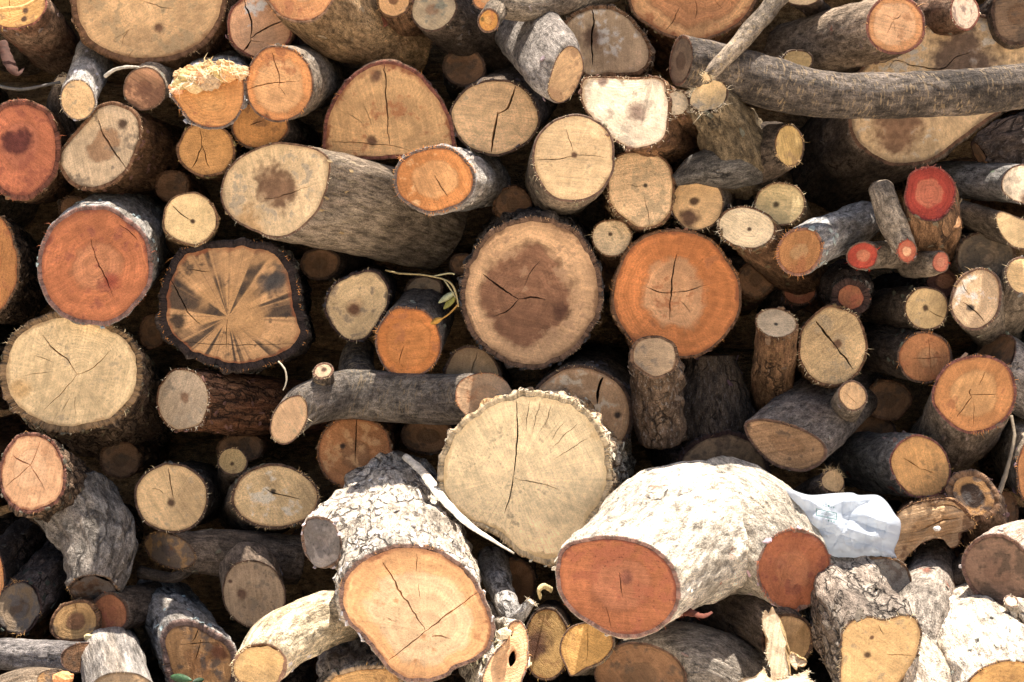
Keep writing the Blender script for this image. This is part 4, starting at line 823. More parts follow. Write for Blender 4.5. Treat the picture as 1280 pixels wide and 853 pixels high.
log('round peach log with small star crack on a pale body above the speckled branch', (1120,31,38,38), -0.10, (985,62,0.32), 'peach', 'red', 3.5, n=(0.25,-0.03), cr=[[(1117,25),(1126,17),1.5],[(1117,26),(1108,44),1.3],[(1117,26),(1120,40),1.2],[(1117,26),(1108,18),1]], pith=(1117,26), wood=dict(sap=S(224,158,98), heart=S(232,186,138), hr=0.8, rs=0.5, saw=0.9), fray=0.8, tp=0.95, bark=dict(c1=S(124,112,100), c2=S(152,138,124), pa=0.24, pc=S(130,58,36)), mid=[(1070,45,0.1,1.1)])
log('giant double-hearted pale log looming behind the speckled branch', [(1060,110),(1062,160),(1082,192),(1120,208),(1165,200),(1200,176),(1242,146),(1285,118),(1300,78),(1275,38),(1225,16),(1180,20),(1120,50),(1080,80)], 0.0, (1078,188,0.42), 'grey', 'dark', 5, n=(0.05,-0.04), cr=[[(1112,85),(1120,76),(1150,84),(1180,86),(1195,72),(1215,64),2.2]], pith=(1150,110), wood=dict(sap=S(196,172,132), heart=S(190,164,124), spots=[(1207,72,42,S(96,74,62)),(1123,158,34,S(132,96,70))], rs=0.4, stain=S(186,178,166), st=0.25), fray=0.2, Nmul=1.1, bark=dict(inner=S(120,80,52)))
branch('stubby grey log with a white-streaked end beside the peach log above the speckled branch', [(1206,14,-0.08,24),(1180,18,0.0,26),(1140,22,0.12,26)], 'cream', 'red', 3, n0=(0.55,0.05), wood=dict(sap=S(214,190,164), heart=S(206,168,132), stain=S(120,100,90), st=0.4), fray=0.5, cat='log', name='cut_log')
log('dark weathered log end above the giant double-hearted log', (1272,18,34,40), -0.04, None, 'dull', 'dark', 4, n=(-0.3,-0.1), wood=dict(sap=S(130,108,84), saw=1.2), fray=0.2)
log('pale broken log tip peeking out beside the thin broken stick', (1003,-2,22,10), -0.02, (1030,20,0.3), 'pale', 'dark', 2, fray=1.0)
log('small pale log end peeking over the speckled branch', (997,76,20,14), -0.05, None, 'pale', 'dark', 2, wood=dict(sap=S(190,164,112)), fray=0.5)
branch('charred crumpled log in the shadow below the giant double-hearted log', [(1225,195,0.02,20),(1255,180,0.02,34),(1310,175,0.02,38)], 'dull', 'black', 3, cap0=False, fray=0, cat='log', name='cut_log', amp=1.8)
log('small pale round log with an off-centre dark pith hole, under the forked log', (975,255,32,28), -0.05, (985,268,0.3), 'pale', 'tan', 2, pith=(971,256), wood=dict(sap=S(214,192,138), spots=[(970,256,5,S(60,44,30))], fz=0.5, st=0.05), fray=0.7, n=(0.0,0.1))
log('cream oval log end with shaggy edge on a thick sloping brown body', (933,285,38,27,8), -0.10, (1020,362,0.34), 'cream', 'brown', 3, n=(-0.15,0.3), pith=(937,287), wood=dict(sap=S(226,206,164), spots=[(937,287,3,DK)], fz=0.5, st=0.1), fray=1.4, tp=1.15, flen=0.012)
branch('silver-grey branch with an orange ragged end below the pale pith-hole log', [(1000,314,-0.14,29),(1025,300,-0.09,29),(1055,288,-0.03,27),(1082,272,0.03,24)], 'orange', 'silver', 3.5, n0=(-0.55,0.0), wood=dict(sap=S(196,134,74), heart=S(206,156,100), fz=0.8), fray=2.0, flen=0.010, bark=dict(c1=S(118,116,116), c2=S(150,150,150), inner=S(170,100,50)))
branch('little branch with a bright scarlet cut end crossing behind the bent grey branch', [(1078,320,-0.12,18),(1098,318,-0.08,17),(1125,318,-0.02,18)], 'scarlet', 'grey', 2, n0=(-0.35,-0.02), fray=0.4)
branch('bent grey branch with a reddish sliced tip beside the scarlet log', [(1134,314,-0.16,13),(1124,295,-0.14,17),(1112,270,-0.13,17),(1105,248,-0.12,16),(1102,238,-0.10,15)], 'scarlet', 'grey', 1.5, n0=(0.1,-0.35), wood=dict(sap=S(176,84,62), heart=S(206,150,112)), fray=0.4)
r = log('scarlet-faced log with ragged sunlit rim and grey-brown body below', (1162,242,33,35), -0.14, (1170,318,0.26), 'scarlet', 'brown', 2.5, n=(0.0,0.35), wood=dict(sap=S(176,54,36), heart=S(200,96,66), hr=0.55, rs=1.4), fray=1.3, fcol=S(220,140,120), tp=1.05, bark=dict(inner=S(170,70,56)), mid=[(1164,270,0.05,1.12)])
branch('', [(1193,276,-0.12,11),(1186,286,-0.08,16),(1176,300,-0.02,18)], 'peach', 'brown', 2, parent=r, n0=(0.5,0.1), fray=0.4)
branch('tiny branch with a salmon-red cut end under the scarlet log', [(1176,328,-0.14,13),(1160,330,-0.1,15),(1135,332,-0.02,16)], 'scarlet', 'grey', 1.5, n0=(0.35,-0.05), wood=dict(sap=S(190,96,74), heart=S(196,110,86)), fray=0.6)
log('smooth grey log with a cream end beside the scarlet-faced log', [(1252,238),(1254,220),(1266,208),(1285,205),(1300,215),(1302,240),(1290,255),(1268,252)], -0.08, (1170,222,0.26), 'cream', 'grey', 2, n=(0.5,0.05), wood=dict(spots=[(1284,250,10,BR)]), fray=0.6, bark=dict(c1=S(96,96,98), c2=S(122,122,124)))
log('grey log with a pale slanted end lying under the smooth cream-ended grey log', [(1244,272),(1252,264),(1275,272),(1300,280),(1302,300),(1285,312),(1264,308),(1250,292)], -0.08, (1185,262,0.24), 'pale', 'grey', 2, n=(0.5,-0.05), wood=dict(sap=S(222,196,146)), fray=0.8)
log('shaded log with a small dull red end beneath the scarlet cut ends', (1064,370,15,15), -0.02, (1052,362,0.2), 'red', 'black', 9, wood=dict(sap=S(150,84,58)), fray=0.2, tp=1.1) if False else branch('shaded dark log with a small dull red end beneath the silver-grey branch', [(1063,372,-0.04,25),(1060,364,0.05,31),(1056,356,0.2,32)], 'red', 'black', 9, wood=dict(sap=S(160,90,62), heart=S(150,84,60)), fray=0.1, cat='log', name='cut_log')
log('small tan log with a dark pith and hairline crack beside the twin-cracked log', (1158,386,28,28), -0.07, (1105,385,0.26), 'pale', 'dark', 2.5, n=(0.15,0), cr=[[(1158,386),(1170,393),(1184,398),1.4]], pith=(1157,385), wood=dict(sap=S(204,178,128), spots=[(1157,385,4,DK)]), fray=0.7)
r = log('rough tan log with a whitish upper half and dark crossing crack', [(1187,388),(1190,362),(1204,342),(1228,334),(1247,344),(1253,368),(1246,396),(1226,412),(1204,410)], -0.10, (1252,415,0.3), 'tan', 'grey', 3.5, n=(-0.3,0.2), cr=[[(1203,353),(1212,368),1.6],[(1204,378),(1214,385),(1230,402),2.6]], pith=(1213,385), wood=dict(sap=S(206,178,138), stain=S(226,216,204), st=0.4, fz=0.8, spots=[(1213,385,5,BK)]), fray=0.7)
branch('', [(1282,346,-0.10,26),(1268,368,-0.04,28),(1252,395,0.05,30)], 'pale', 'grey', 2.5, parent=r, partname='side_limb', n0=(0.1,0.3), wood=dict(sap=S(214,182,128)), fray=1.4)
log('grey-brown weathered log face in the shade above the rough tan log', (1232,322,38,34), 0.0, None, 'grey', 'dark', 3, wood=dict(sap=S(132,118,98), heart=S(146,130,108), rs=2.0, stain=S(100,90,78)), fray=0.3)
log('dim reddish log end deep between the tan log and the tiny salmon-tipped branch', (1180,352,25,22), 0.06, None, 'red', 'black', 4, wood=dict(sap=S(110,74,62)), fray=0)
branch('smooth grey log half hidden behind the large bright orange log', [(1240,452,-0.02,40),(1275,475,0.0,42),(1330,500,0.05,42)], 'dull', 'grey', 3, cap0=False, fray=0, cat='log', name='cut_log', bark=dict(c1=S(104,100,100), c2=S(124,120,120)))
# ================================================================== lower right
r = log('rounded-square tan log end with furrowed grey bark', [(1049,862),(1049,820),(1052,790),(1066,775),(1085,770),(1108,772),(1132,767),(1147,775),(1152,795),(1147,820),(1134,845),(1114,866),(1084,880),(1058,878)], -0.50, (1030,708,0.32), 'pale', 'rough', 3, n=(0.1,-0.25), cr=[[(1108,818),(1125,818),(1140,819),1.6],[(1098,782),(1104,794),1]], pith=(1084,819), wood=dict(sap=S(214,182,128), spots=[(1084,819,5,DK),(1090,797,3,BR)], rs=0.8), fray=1.2, amp=0.9, tp=0.95, bark=dict(c1=S(112,104,98), c2=S(150,144,138), fs=60))
branch('', [(1014,718,-0.30,12),(1024,730,-0.26,18),(1036,742,-0.22,26)], 'cream', 'birch', 2, parent=r, n0=(-0.3,0.9), rough0=0.004, fray=1.2, partname='branch_stub')
log('dark grey-brown cut log end behind the rounded-square tan log', [(1078,712),(1085,700),(1108,696),(1130,705),(1140,728),(1138,752),(1122,768),(1100,752)], -0.30, (1060,690,0.25), 'dull', 'rough', 2, n=(0.15,-0.02), wood=dict(sap=S(112,102,92), heart=S(96,86,78), st=0.6, stain=S(150,140,126), fz=1.0), rough=0.004, fray=0.6)
branch('grey log with pinkish patches in the shade beside the rounded-square tan end', [(1148,812,-0.40,26),(1150,780,-0.36,36),(1158,740,-0.22,34),(1165,700,-0.05,30)], 'dull', 'grey', 2, cap0=False, fray=0, cat='log', name='cut_log', bark=dict(c1=S(126,120,116), c2=S(154,148,142), pa=0.36, pc=S(140,88,70)))
log('fat white-barked log with peeling orange bark and a rough tan end', [(1205,868),(1215,845),(1238,830),(1268,824),(1295,832),(1305,860),(1290,900),(1250,915),(1218,895)], -0.52, (1200,765,0.36), 'yellow', 'birch', 3, n=(0.1,-0.35), wood=dict(sap=S(206,166,104), st=0.4), rough=0.003, fray=0.5, bark=dict(pa=0.2, pc=S(190,112,62), fur=0.25), tp=1.08, mid=[(1222,812,0.12,1.22)])
branch('small sunlit white knobbly stub resting on the fat white-barked log', [(1264,752,-0.42,9),(1272,764,-0.40,17),(1300,778,-0.36,20)], 'cream', 'birch', 2, n0=(-0.3,0.6), fray=0.3)
branch('pink-grey log with dappled sunlight above the fat white-barked log', [(1248,712,-0.34,46),(1278,700,-0.28,48),(1330,690,-0.16,48)], 'dull', 'pale', 5, n0=(-0.75,-0.15), cap0=True, wood=dict(sap=S(168,130,104), heart=S(158,120,96)), fray=0.9, cat='log', name='cut_log', bark=dict(c1=S(164,146,134), c2=S(188,172,160), fur=0.1))
branch('sunlit white-barked log under the rounded-square tan end', [(1165,880,-0.50,30),(1150,840,-0.46,34),(1130,800,-0.38,34)], 'dull', 'birch', 2, cap0=False, fray=0, cat='log', name='cut_log')
# hollow rotten log
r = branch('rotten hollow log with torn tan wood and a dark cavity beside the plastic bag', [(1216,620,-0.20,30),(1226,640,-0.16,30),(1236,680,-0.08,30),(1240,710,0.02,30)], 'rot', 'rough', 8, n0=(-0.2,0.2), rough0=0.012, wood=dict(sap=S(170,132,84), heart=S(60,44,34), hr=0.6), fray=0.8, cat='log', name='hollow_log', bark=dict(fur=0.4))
log('torn slab of decayed tan wood arching over a dark cavity, touching the plastic bag', [(1112,690),(1116,655),(1128,636),(1160,624),(1196,626),(1214,644),(1222,654),(1216,663),(1202,667),(1199,681),(1188,685),(1178,674),(1155,678),(1138,692),(1124,707)], -0.22, (1180,640,0.3), 'rot', 'brown', 2, n=(-0.1,0.0), wood=dict(sap=S(186,156,116), heart=S(170,138,98), hr=0.6, saw=1.6, ang=1.35, stain=S(120,84,56), st=0.35), rough=0.014, fray=1.0, cat='slab', name='rotten_slab', cr=[[(1150,663),(1172,652),(1200,648),2.5],[(1160,634),(1180,632),(1204,637),2]], Nmul=1.3)
branch('curved dark root-like log below the dark cavity', [(1190,735,-0.2,10),(1205,712,-0.16,16),(1225,700,-0.1,20),(1250,700,0.0,22)], 'dull', 'dark', 2, cap0=False, fray=0)
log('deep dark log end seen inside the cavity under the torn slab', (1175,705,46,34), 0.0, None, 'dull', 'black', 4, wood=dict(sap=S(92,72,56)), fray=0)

# ------------------------------------------------------------------ strips, twigs, sprig
def ribbon(label, pts, thick, col, name, cat, parent=None, mat=M_TWIG, pname='blade', curl=0.0, group=None):
    P = np.array([np.append(unp(p[0], p[1], p[2]), p[3]*(CAMD+p[2])/CAMD*K) for p in pts])
    n = max(12, len(pts)*7); Q = catmull(P, n)
    T = np.gradient(Q[:,:3], axis=0); T /= np.linalg.norm(T, axis=1)[:,None]
    V, F = [], []
    sd = nseed()
    for i in range(n):
        a = i/n*math.pi*curl
        side = np.cross(T[i], [0, -1, 0.35]); side = norm(side)
        nn = norm(np.cross(side, T[i]))
        s2 = side*math.cos(a)+nn*math.sin(a); n2 = nn*math.cos(a)-side*math.sin(a)
        w = Q[i,3]*(1+0.2*vnoise(np.array([[i*0.7, sd*1.1, 0.2]]), 2)[0]); c = Q[i,:3]
        V += [c+s2*w+n2*thick*0.2, c+n2*thick, c-s2*w+n2*thick*0.2, c-s2*w-n2*thick*0.2, c-n2*thick*0.6, c+s2*w-n2*thick*0.2]
    for i in range(n-1):
        for k in range(6): F.append([i*6+k, i*6+(k+1) % 6, (i+1)*6+(k+1) % 6, (i+1)*6+k])
    F.append(list(range(6))[::-1]); F.append([(n-1)*6+k for k in range(6)])
    V = np.array(V)
    if parent is None:
        org = np.array([V[:,0].mean(), V[:,1].mean(), V[:,2].min()])
        o = mesh_obj(name, V, F, mat, None, True, org); o.location = Vector(org); o['label'] = label; o['category'] = cat
        if group: o['group'] = group
    else:
        o = mesh_obj(pname, V, F, mat, parent, True, np.array(list(parent['_base'])))
    o['col'] = [float(c) for c in col]
    return o
def tube(label, pts, col, name, cat, parent=None, pname='stem', mat=M_TWIG, group=None):
    P = np.array([np.append(unp(p[0], p[1], p[2]), p[3]*(CAMD+p[2])/CAMD*K) for p in pts])
    n = max(14, len(pts)*8); Q = catmull(P, n) if len(P) > 2 else np.stack([np.linspace(P[0,j], P[1,j], n) for j in range(4)], 1)
    T = np.gradient(Q[:,:3], axis=0); T /= np.linalg.norm(T, axis=1)[:,None]
    V, F = [], []; m = 8; sd = nseed()
    for i in range(n):
        u = norm(np.cross(T[i], [0.1, 0.3, 1])); v = np.cross(T[i], u)
        for k in range(m):
            a = 2*math.pi*k/m; r = Q[i,3]*(1+0.22*vnoise(np.array([[i*0.6, k*0.8, sd*1.3]]), 4)[0])
            V.append(Q[i,:3]+(u*math.cos(a)+v*math.sin(a))*r)
    for i in range(n-1):
        for k in range(m): F.append([i*m+k, i*m+(k+1) % m, (i+1)*m+(k+1) % m, (i+1)*m+k])
    F.append(list(range(m))[::-1]); F.append([(n-1)*m+k for k in range(m)])
    V = np.array(V)
    if parent is None:
        org = np.array([V[:,0].mean(), V[:,1].mean(), V[:,2].min()])
        o = mesh_obj(name, V, F, mat, None, True, org); o.location = Vector(org); o['label'] = label; o['category'] = cat
        if group: o['group'] = group
    else: o = mesh_obj(pname, V, F, mat, parent, True, np.array(list(parent['_base'])))
    o['col'] = [float(c) for c in col]
    return o
def leaf(parent, base, tip, wid, y0, y1, col, name='leaf', tilt=0.3):
    A, Bp = unp(base[0], base[1], y0), unp(tip[0], tip[1], y1); d = Bp-A; L = np.linalg.norm(d); t = d/L
    side = norm(np.cross(t, [tilt, -1, 0.3])); up = np.cross(side, t)
    W = wid*K; V, F = [], []; n = 9
    for i in range(n):
        q = i/(n-1); w = W*math.sin(math.pi*min(1, q*0.92+0.04))**0.8
        c = A+d*q+up*(-0.10*L*q*q)
        V += [c+side*w+up*w*0.35, c+up*0.0004, c-side*w+up*w*0.35, c-up*0.0006]
    for i in range(n-1):
        for k in range(4): F.append([i*4+k, i*4+(k+1) % 4, i*4+4+(k+1) % 4, i*4+4+k])
    F.append([3,2,1,0]); F.append([(n-1)*4+k for k in range(4)])
    if parent is None: org = A
    else: org = np.array(list(parent['_base']))
    o = mesh_obj(name, V, F, M_LEAF, parent, True, org); o['col'] = [float(c) for c in col]
    if parent is None: o.location = Vector(org)
    return o

base = unp(495, 342, -0.02); sp = thing('leafy_sprig', 'dry leafy sprig with pale stem poking out between the logs', 'sprig', Vector(base), None); sp['_base'] = [float(x) for x in base]
tube('', [(482,338,0.0,1.0),(500,342,-0.05,1.2),(530,344,-0.10,1.1),(556,350,-0.13,1.0),(566,358,-0.14,1.3),(571,372,-0.145,1.1),(573,384,-0.145,1.0)], S(150,132,92), '', '', sp)
tube('', [(540,346,-0.11,1.0),(560,342,-0.13,1.0),(568,343,-0.14,0.8)], S(160,150,112), '', '', sp)
tube('', [(555,350,-0.13,1.0),(562,360,-0.14,0.9),(569,372,-0.145,0.8)], S(160,150,112), '', '', sp)
tube('', [(573,380,-0.145,1.0),(562,392,-0.15,1.0),(552,399,-0.15,0.9)], S(160,120,60), '', '', sp)
leaf(sp, (569,365), (549,378), 3.8, -0.14, -0.155, S(150,148,112)); leaf(sp, (570,369), (555,386), 4.2, -0.14, -0.15, S(120,116,56)); leaf(sp, (553,398), (538,405), 3.8, -0.15, -0.15, S(170,124,52))
base = unp(218, 850, -0.42); sp = thing('fallen_leaf', 'green fallen leaf at the foot of the hollowed stump-like log', 'leaf', Vector(base), None); sp['_base'] = [float(x) for x in base]
leaf(sp, (213,846), (238,850), 4.5, -0.40, -0.42, S(52,76,48)); leaf(sp, (240,853), (256,849), 3, -0.42, -0.40, S(44,58,42))

ribbon('long curling strip of peeled white bark hanging off the big flaky-barked log', [(505,570,-0.12,4),(528,590,-0.18,6),(552,622,-0.26,6.5),(585,655,-0.32,6),(615,675,-0.34,4.5),(642,692,-0.33,2)], 0.0022, S(196,184,166), 'bark_strip', 'bark strip', curl=0.35)
ribbon('curled rust-red bark strip hanging beneath the orange-faced log with red-patched bark', [(2,52,-0.05,6),(8,70,-0.07,7),(14,84,-0.09,7),(22,92,-0.09,6),(28,88,-0.07,4)], 0.003, S(70,44,34), 'bark_strip', 'bark strip', curl=0.25)
ribbon('curled red splinter of bark at the foot of the round red face', [(856,764,-0.42,6),(868,768,-0.44,5),(880,770,-0.46,5),(890,766,-0.46,3)], 0.0025, S(104,60,48), 'bark_strip', 'bark strip', curl=0.4)
tube('pale thin twig lying across the orange-faced log with red-patched bark', [(-20,16,-0.085,3),(5,12,-0.085,2.8),(30,8,-0.08,2.4),(52,-6,-0.06,2)], S(206,160,104), 'twig', 'twig')
tube('bent pale grey twig beside the small smeared brown log', [(131,96,-0.05,2.6),(142,88,-0.055,2.2),(158,84,-0.05,2),(178,85,-0.0,2)], S(170,160,146), 'twig', 'twig')
tube('thin grey twig in the dark gap above the red log', [(-10,106,0.02,2.2),(25,112,0.0,2.2),(50,108,0.0,2),(75,103,0.02,2)], S(96,90,84), 'twig', 'twig')
tube('thin dangling twig below the bright orange log', [(1264,520,-0.12,2.0),(1268,545,-0.14,2.2),(1262,575,-0.16,2.2),(1255,600,-0.17,3),(1248,618,-0.18,3.4)], S(124,110,92), 'twig', 'twig')
ribbon('small pale curl of bark below the large cream log', [(690,738,-0.26,3.5),(680,733,-0.28,3.5),(674,738,-0.29,3.5),(676,748,-0.28,3)], 0.0016, S(206,184,136), 'bark_curl', 'bark curl', curl=0.3)
tube('hair-thin wisp of root fibre on the blackened log', [(348,452,-0.11,1),(356,462,-0.12,1),(358,476,-0.12,1),(354,488,-0.12,0.8)], S(190,176,152), 'root_fibre', 'fibre')

def chip(label, cx, cy, y, r, col, name='wood_chip'):
    C = unp(cx, cy, y); rr = r*K; sd = nseed()
    V, F = [], []
    n = 10; m = 6
    for i in range(m+1):
        ph = math.pi*i/m
        for k in range(n):
            th_ = 2*math.pi*k/n; p = np.array([math.cos(th_)*math.sin(ph)*1.3, math.sin(th_)*math.sin(ph)*0.7, math.cos(ph)*0.8])
            f = 1+0.5*fbm(p[None]*1.7+sd*3.3, sd, 2)[0]; V.append(C+p*rr*f)
    for i in range(m):
        for k in range(n): F.append([i*n+k, i*n+(k+1) % n, (i+1)*n+(k+1) % n, (i+1)*n+k])
    V = np.array(V); org = np.array([C[0], C[1], V[:,2].min()])
    o = mesh_obj(name, V, F, M_FIB, None, False, org); o.location = Vector(org); o['col'] = [float(c) for c in col]; o['label'] = label; o['category'] = 'wood chip'
chip('pointed orange wood chip in front of the bluish-grey pole', 78, 848, -0.38, 9, S(216,150,100))
chip('pale crumb of wood lodged beside the round red-brown knob', 111, 797, -0.2, 5, S(196,176,130))
chip('whitish crumb of bark wedged between the lobed peach face and the worm-holed slab', 629, 793, -0.40, 7, S(206,190,160))
chip('tiny white chip resting on the torn slab of decayed wood', 1172, 661, -0.235, 3.5, S(226,218,206))

# ------------------------------------------------------------------ plastic bag
def mat_bag():
    s = NT('thin_plastic')
    bp = s.attr('bp', False, 'Vector'); sx = s.n('ShaderNodeSeparateXYZ'); s.set(sx.inputs[0], bp)
    x, y = sx.outputs[0], sx.outputs[1]
    nz = s.noise(bp, 0.45, 2)
    def box(x0, x1, y0, y1):
        a = s.math('MULTIPLY', s.math('GREATER_THAN', x, x0), s.math('LESS_THAN', x, x1))
        return s.math('MULTIPLY', a, s.math('MULTIPLY', s.math('GREATER_THAN', y, y0), s.math('LESS_THAN', y, y1)))
    ys = s.math('SUBTRACT', y, s.math('MULTIPLY', s.math('SUBTRACT', x, 1033), 0.22))     # print slopes with the bag
    def boxs(x0, x1, y0, y1):
        a = s.math('MULTIPLY', s.math('GREATER_THAN', x, x0), s.math('LESS_THAN', x, x1))
        return s.math('MULTIPLY', a, s.math('MULTIPLY', s.math('GREATER_THAN', ys, y0), s.math('LESS_THAN', ys, y1)))
    letters = s.math('GREATER_THAN', s.math('SINE', s.math('MULTIPLY', x, 1.9)), -0.2)
    broken = s.math('GREATER_THAN', nz, 0.47)
    m = s.math('MULTIPLY', boxs(1029, 1045, 631.0, 633.6), s.math('MULTIPLY', letters, broken))
    fr = s.math('SUBTRACT', boxs(1020, 1046, 638.5, 647.5), boxs(1021, 1045, 639.4, 646.6))
    m = s.math('MAXIMUM', m, s.math('MULTIPLY', fr, 0.8))
    rows = s.math('MULTIPLY', boxs(1022, 1044, 640, 646.2), s.math('GREATER_THAN', s.math('SINE', s.math('MULTIPLY', ys, 2.6)), 0.2))
    m = s.math('MAXIMUM', m, s.math('MULTIPLY', s.math('MULTIPLY', rows, broken), 0.45))
    m = s.math('MAXIMUM', m, s.math('MULTIPLY', boxs(1034, 1044, 649.5, 651.5), s.math('MULTIPLY', letters, 0.7)))
    col = s.mix(m, S(204,210,218), S(10,110,92))
    pr = s.n('ShaderNodeBsdfPrincipled'); s.set(pr.inputs['Base Color'], col); pr.inputs['Roughness'].default_value = 0.28; pr.inputs['Specular IOR Level'].default_value = 0.5
    tl = s.n('ShaderNodeBsdfTranslucent'); s.set(tl.inputs[0], col)
    tr = s.n('ShaderNodeBsdfTransparent')
    a = s.n('ShaderNodeMixShader'); a.inputs[0].default_value = 0.42; s.t.links.new(pr.outputs[0], a.inputs[1]); s.t.links.new(tl.outputs[0], a.inputs[2])
    b = s.n('ShaderNodeMixShader'); b.inputs[0].default_value = 0.18; s.t.links.new(a.outputs[0], b.inputs[1]); s.t.links.new(tr.outputs[0], b.inputs[2])
    bpn = s.n('ShaderNodeBump'); bpn.inputs['Strength'].default_value = 0.5; bpn.inputs['Distance'].default_value = 0.002
    vo = s.n('ShaderNodeTexVoronoi', feature='DISTANCE_TO_EDGE'); s.set(vo.inputs['Vector'], bp); vo.inputs['Scale'].default_value = 0.06
    s.t.links.new(vo.outputs[0], bpn.inputs['Height']); s.t.links.new(bpn.outputs[0], pr.inputs['Normal'])
    o = s.n('ShaderNodeOutputMaterial'); s.t.links.new(b.outputs[0], o.inputs[0])
    return s.m
def make_bag():
    out = catmull([(979,615),(984,610),(1000,616),(1015,619),(1040,617),(1064,616),(1074,619),(1096,619),(1108,627),(1119,643),(1126,653),(1124,672),(1118,688),(1121,698),(1112,701),(1104,697),(1080,701),(1050,699),(1030,690),(1010,665),(992,640),(982,622)], 200, True)
    cen = np.array([1066, 658]); N = len(out); R = 60; D0 = -0.27
    V, F, BP = [], [], []
    r_ = np.random.default_rng(11)
    folds = [(r_.uniform(0, math.pi), r_.uniform(16, 48), r_.uniform(0.003, 0.009), r_.uniform(0, 1), r_.uniform(0, 99)) for _ in range(9)]
    for sgn in (-1, 1):
        for i in range(R+1):
            f = i/R
            P = cen+(out-cen)*f
            h = 0.050*np.sqrt(np.maximum(0, 1-f**2.2))
            W = np.stack([P[:,0]*0.02, P[:,1]*0.02, np.full(N, 7.7+sgn)], 1)
            wx = fbm(W, 5, 2)*14; fo = np.zeros(N)
            for a, lam, am, p0, sd in folds:
                u = (P[:,0]*math.cos(a)+P[:,1]*math.sin(a)+wx)/lam+p0
                tri = np.abs((u % 1.0)*2-1)**0.8
                fo += am*tri*np.clip(vnoise(W*1.3+sd, 8)*1.6+0.5, 0, 1)
            hh = h + (fo*2.0-0.024)*np.clip((1-f)*3, 0.25, 1)
            y = D0 + (-hh if sgn < 0 else hh*0.6)
            for k in range(N): V.append(unp(P[k,0], P[k,1], y[k])); BP.append((P[k,0], P[k,1], 0.0 if sgn < 0 else 500.0))
    off = (R+1)*N
    for b in (0, off):
        for i in range(R):
            for k in range(N):
                q = [b+i*N+k, b+i*N+(k+1) % N, b+(i+1)*N+(k+1) % N, b+(i+1)*N+k]
                F.append(q if b else q[::-1])
    for k in range(N): F.append([R*N+k, R*N+(k+1) % N, off+R*N+(k+1) % N, off+R*N+k])
    V = np.array(V); org = np.array([V[:,0].mean(), V[:,1].mean(), V[:,2].min()])
    o = mesh_obj('plastic_bag', V, F, mat_bag(), None, False, org); o.location = Vector(org); pattr(o, 'bp', BP)
    o['label'] = 'crumpled translucent white plastic bag with faint green print stuffed among the logs'; o['category'] = 'bag'
make_bag()

# ------------------------------------------------------------------ the rest of the pile above, beside and below the picture; added light-blocking logs behind
GD = 'added crosswise logs blocking light behind the pile'
for j, yy in enumerate((0.52, 0.72)):  # added log layers that stop light leaking through from behind
    for i in range(10):
        z = 0.10+i*0.205+j*0.1; rr = 0.112
        px = lambda x, y: 640+x/((CAMD+y)/CAMD*K)
        pz = 426.5-(z-ZC)/((CAMD+yy)/CAMD*K); rp = rr/((CAMD+yy)/CAMD*K)
        branch('added crosswise log blocking light behind the pile, glimpsed through gaps', [(px(-1.75, yy), pz+rng.normal(0, 6), yy, rp), (px(-0.6, yy), pz+rng.normal(0, 6), yy+0.02, rp*1.05), (px(0.6, yy), pz+rng.normal(0, 6), yy, rp), (px(1.75, yy), pz+rng.normal(0, 6), yy+0.02, rp)], 'dull', 'tan', 3, fray=0, cat='log', name='light_block_log', group=GD)
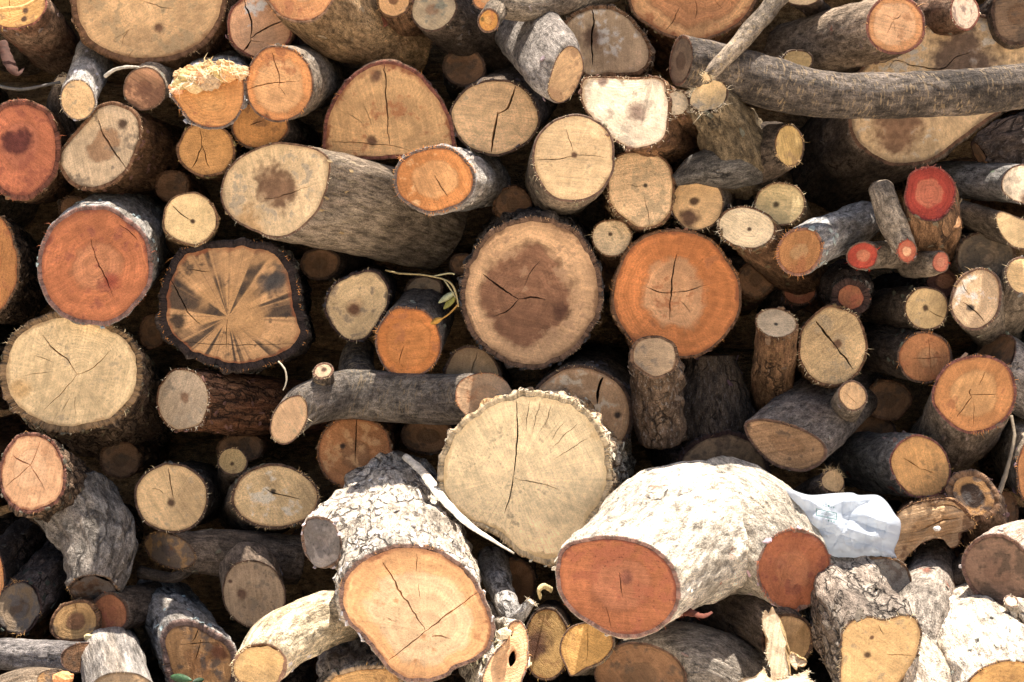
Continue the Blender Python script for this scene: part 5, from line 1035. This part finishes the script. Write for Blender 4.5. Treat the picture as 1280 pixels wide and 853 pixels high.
# smaller pieces filling the gaps
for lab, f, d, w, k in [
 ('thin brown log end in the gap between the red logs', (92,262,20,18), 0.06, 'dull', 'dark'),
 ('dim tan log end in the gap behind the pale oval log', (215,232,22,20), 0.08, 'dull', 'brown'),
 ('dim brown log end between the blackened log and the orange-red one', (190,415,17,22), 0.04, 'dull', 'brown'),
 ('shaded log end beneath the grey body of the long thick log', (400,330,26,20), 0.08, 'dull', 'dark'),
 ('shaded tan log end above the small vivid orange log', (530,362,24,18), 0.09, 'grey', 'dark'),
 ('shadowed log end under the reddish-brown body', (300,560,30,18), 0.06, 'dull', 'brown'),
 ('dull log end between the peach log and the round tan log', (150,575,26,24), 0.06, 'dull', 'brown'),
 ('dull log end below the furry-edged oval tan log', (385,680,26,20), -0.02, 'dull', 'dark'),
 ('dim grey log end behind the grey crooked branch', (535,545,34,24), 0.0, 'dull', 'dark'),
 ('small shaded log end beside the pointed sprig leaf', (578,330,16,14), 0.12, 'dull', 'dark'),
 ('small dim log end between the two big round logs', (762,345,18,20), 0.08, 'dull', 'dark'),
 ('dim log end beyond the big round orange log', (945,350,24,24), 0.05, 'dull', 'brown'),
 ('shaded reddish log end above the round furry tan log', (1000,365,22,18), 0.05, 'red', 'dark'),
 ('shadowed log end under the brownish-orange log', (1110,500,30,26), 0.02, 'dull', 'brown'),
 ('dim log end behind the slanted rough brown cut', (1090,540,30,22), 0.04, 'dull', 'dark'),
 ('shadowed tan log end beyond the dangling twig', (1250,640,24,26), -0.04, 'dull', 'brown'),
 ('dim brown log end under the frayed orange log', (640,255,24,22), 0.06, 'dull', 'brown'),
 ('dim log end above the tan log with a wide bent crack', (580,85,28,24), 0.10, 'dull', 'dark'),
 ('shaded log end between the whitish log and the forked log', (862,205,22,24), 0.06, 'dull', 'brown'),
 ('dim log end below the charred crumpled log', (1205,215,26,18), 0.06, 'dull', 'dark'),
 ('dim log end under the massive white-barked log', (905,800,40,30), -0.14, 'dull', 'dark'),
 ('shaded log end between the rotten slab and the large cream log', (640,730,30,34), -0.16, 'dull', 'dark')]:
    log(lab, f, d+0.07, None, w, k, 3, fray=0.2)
GE = 'logs outside the picture'
def filler(cx, cy, d, r):
    o = log('cut log of the same woodpile beyond the edge of the view', (cx, cy, r, r*rng.uniform(0.9, 1.05)), d, None, ['tan', 'orange', 'pale', 'red', 'grey', 'peach'][rng.integers(0, 6)], ['grey', 'brown', 'dark', 'rough'][rng.integers(0, 4)], 4, fray=0.3, Nmul=0.6)
    o['group'] = GE
for row, (yy, off, r) in enumerate(((-165, 0, 72), (-290, 70, 74))):
    for i in range(12): filler(-130+off+i*140+rng.normal(0, 6), yy+rng.normal(0, 10)+(18 if row == 0 else 0), 0.04+rng.uniform(-0.03, 0.06), r*rng.uniform(0.9, 1.02))
for side in (-1, 1):
    for i in range(8): filler(640+side*(730+(i % 2)*25), -20+i*125+rng.normal(0, 8), rng.uniform(-0.08, 0.05)-max(0, i-5)*0.1, 62)
for i in range(13): filler(-160+i*135, 985+rng.normal(0, 5), -0.42+rng.uniform(-0.03, 0.05), 66)
for i in range(12): filler(-120+i*135, 928+rng.normal(0, 4), -0.12+rng.uniform(-0.03, 0.05), 64)
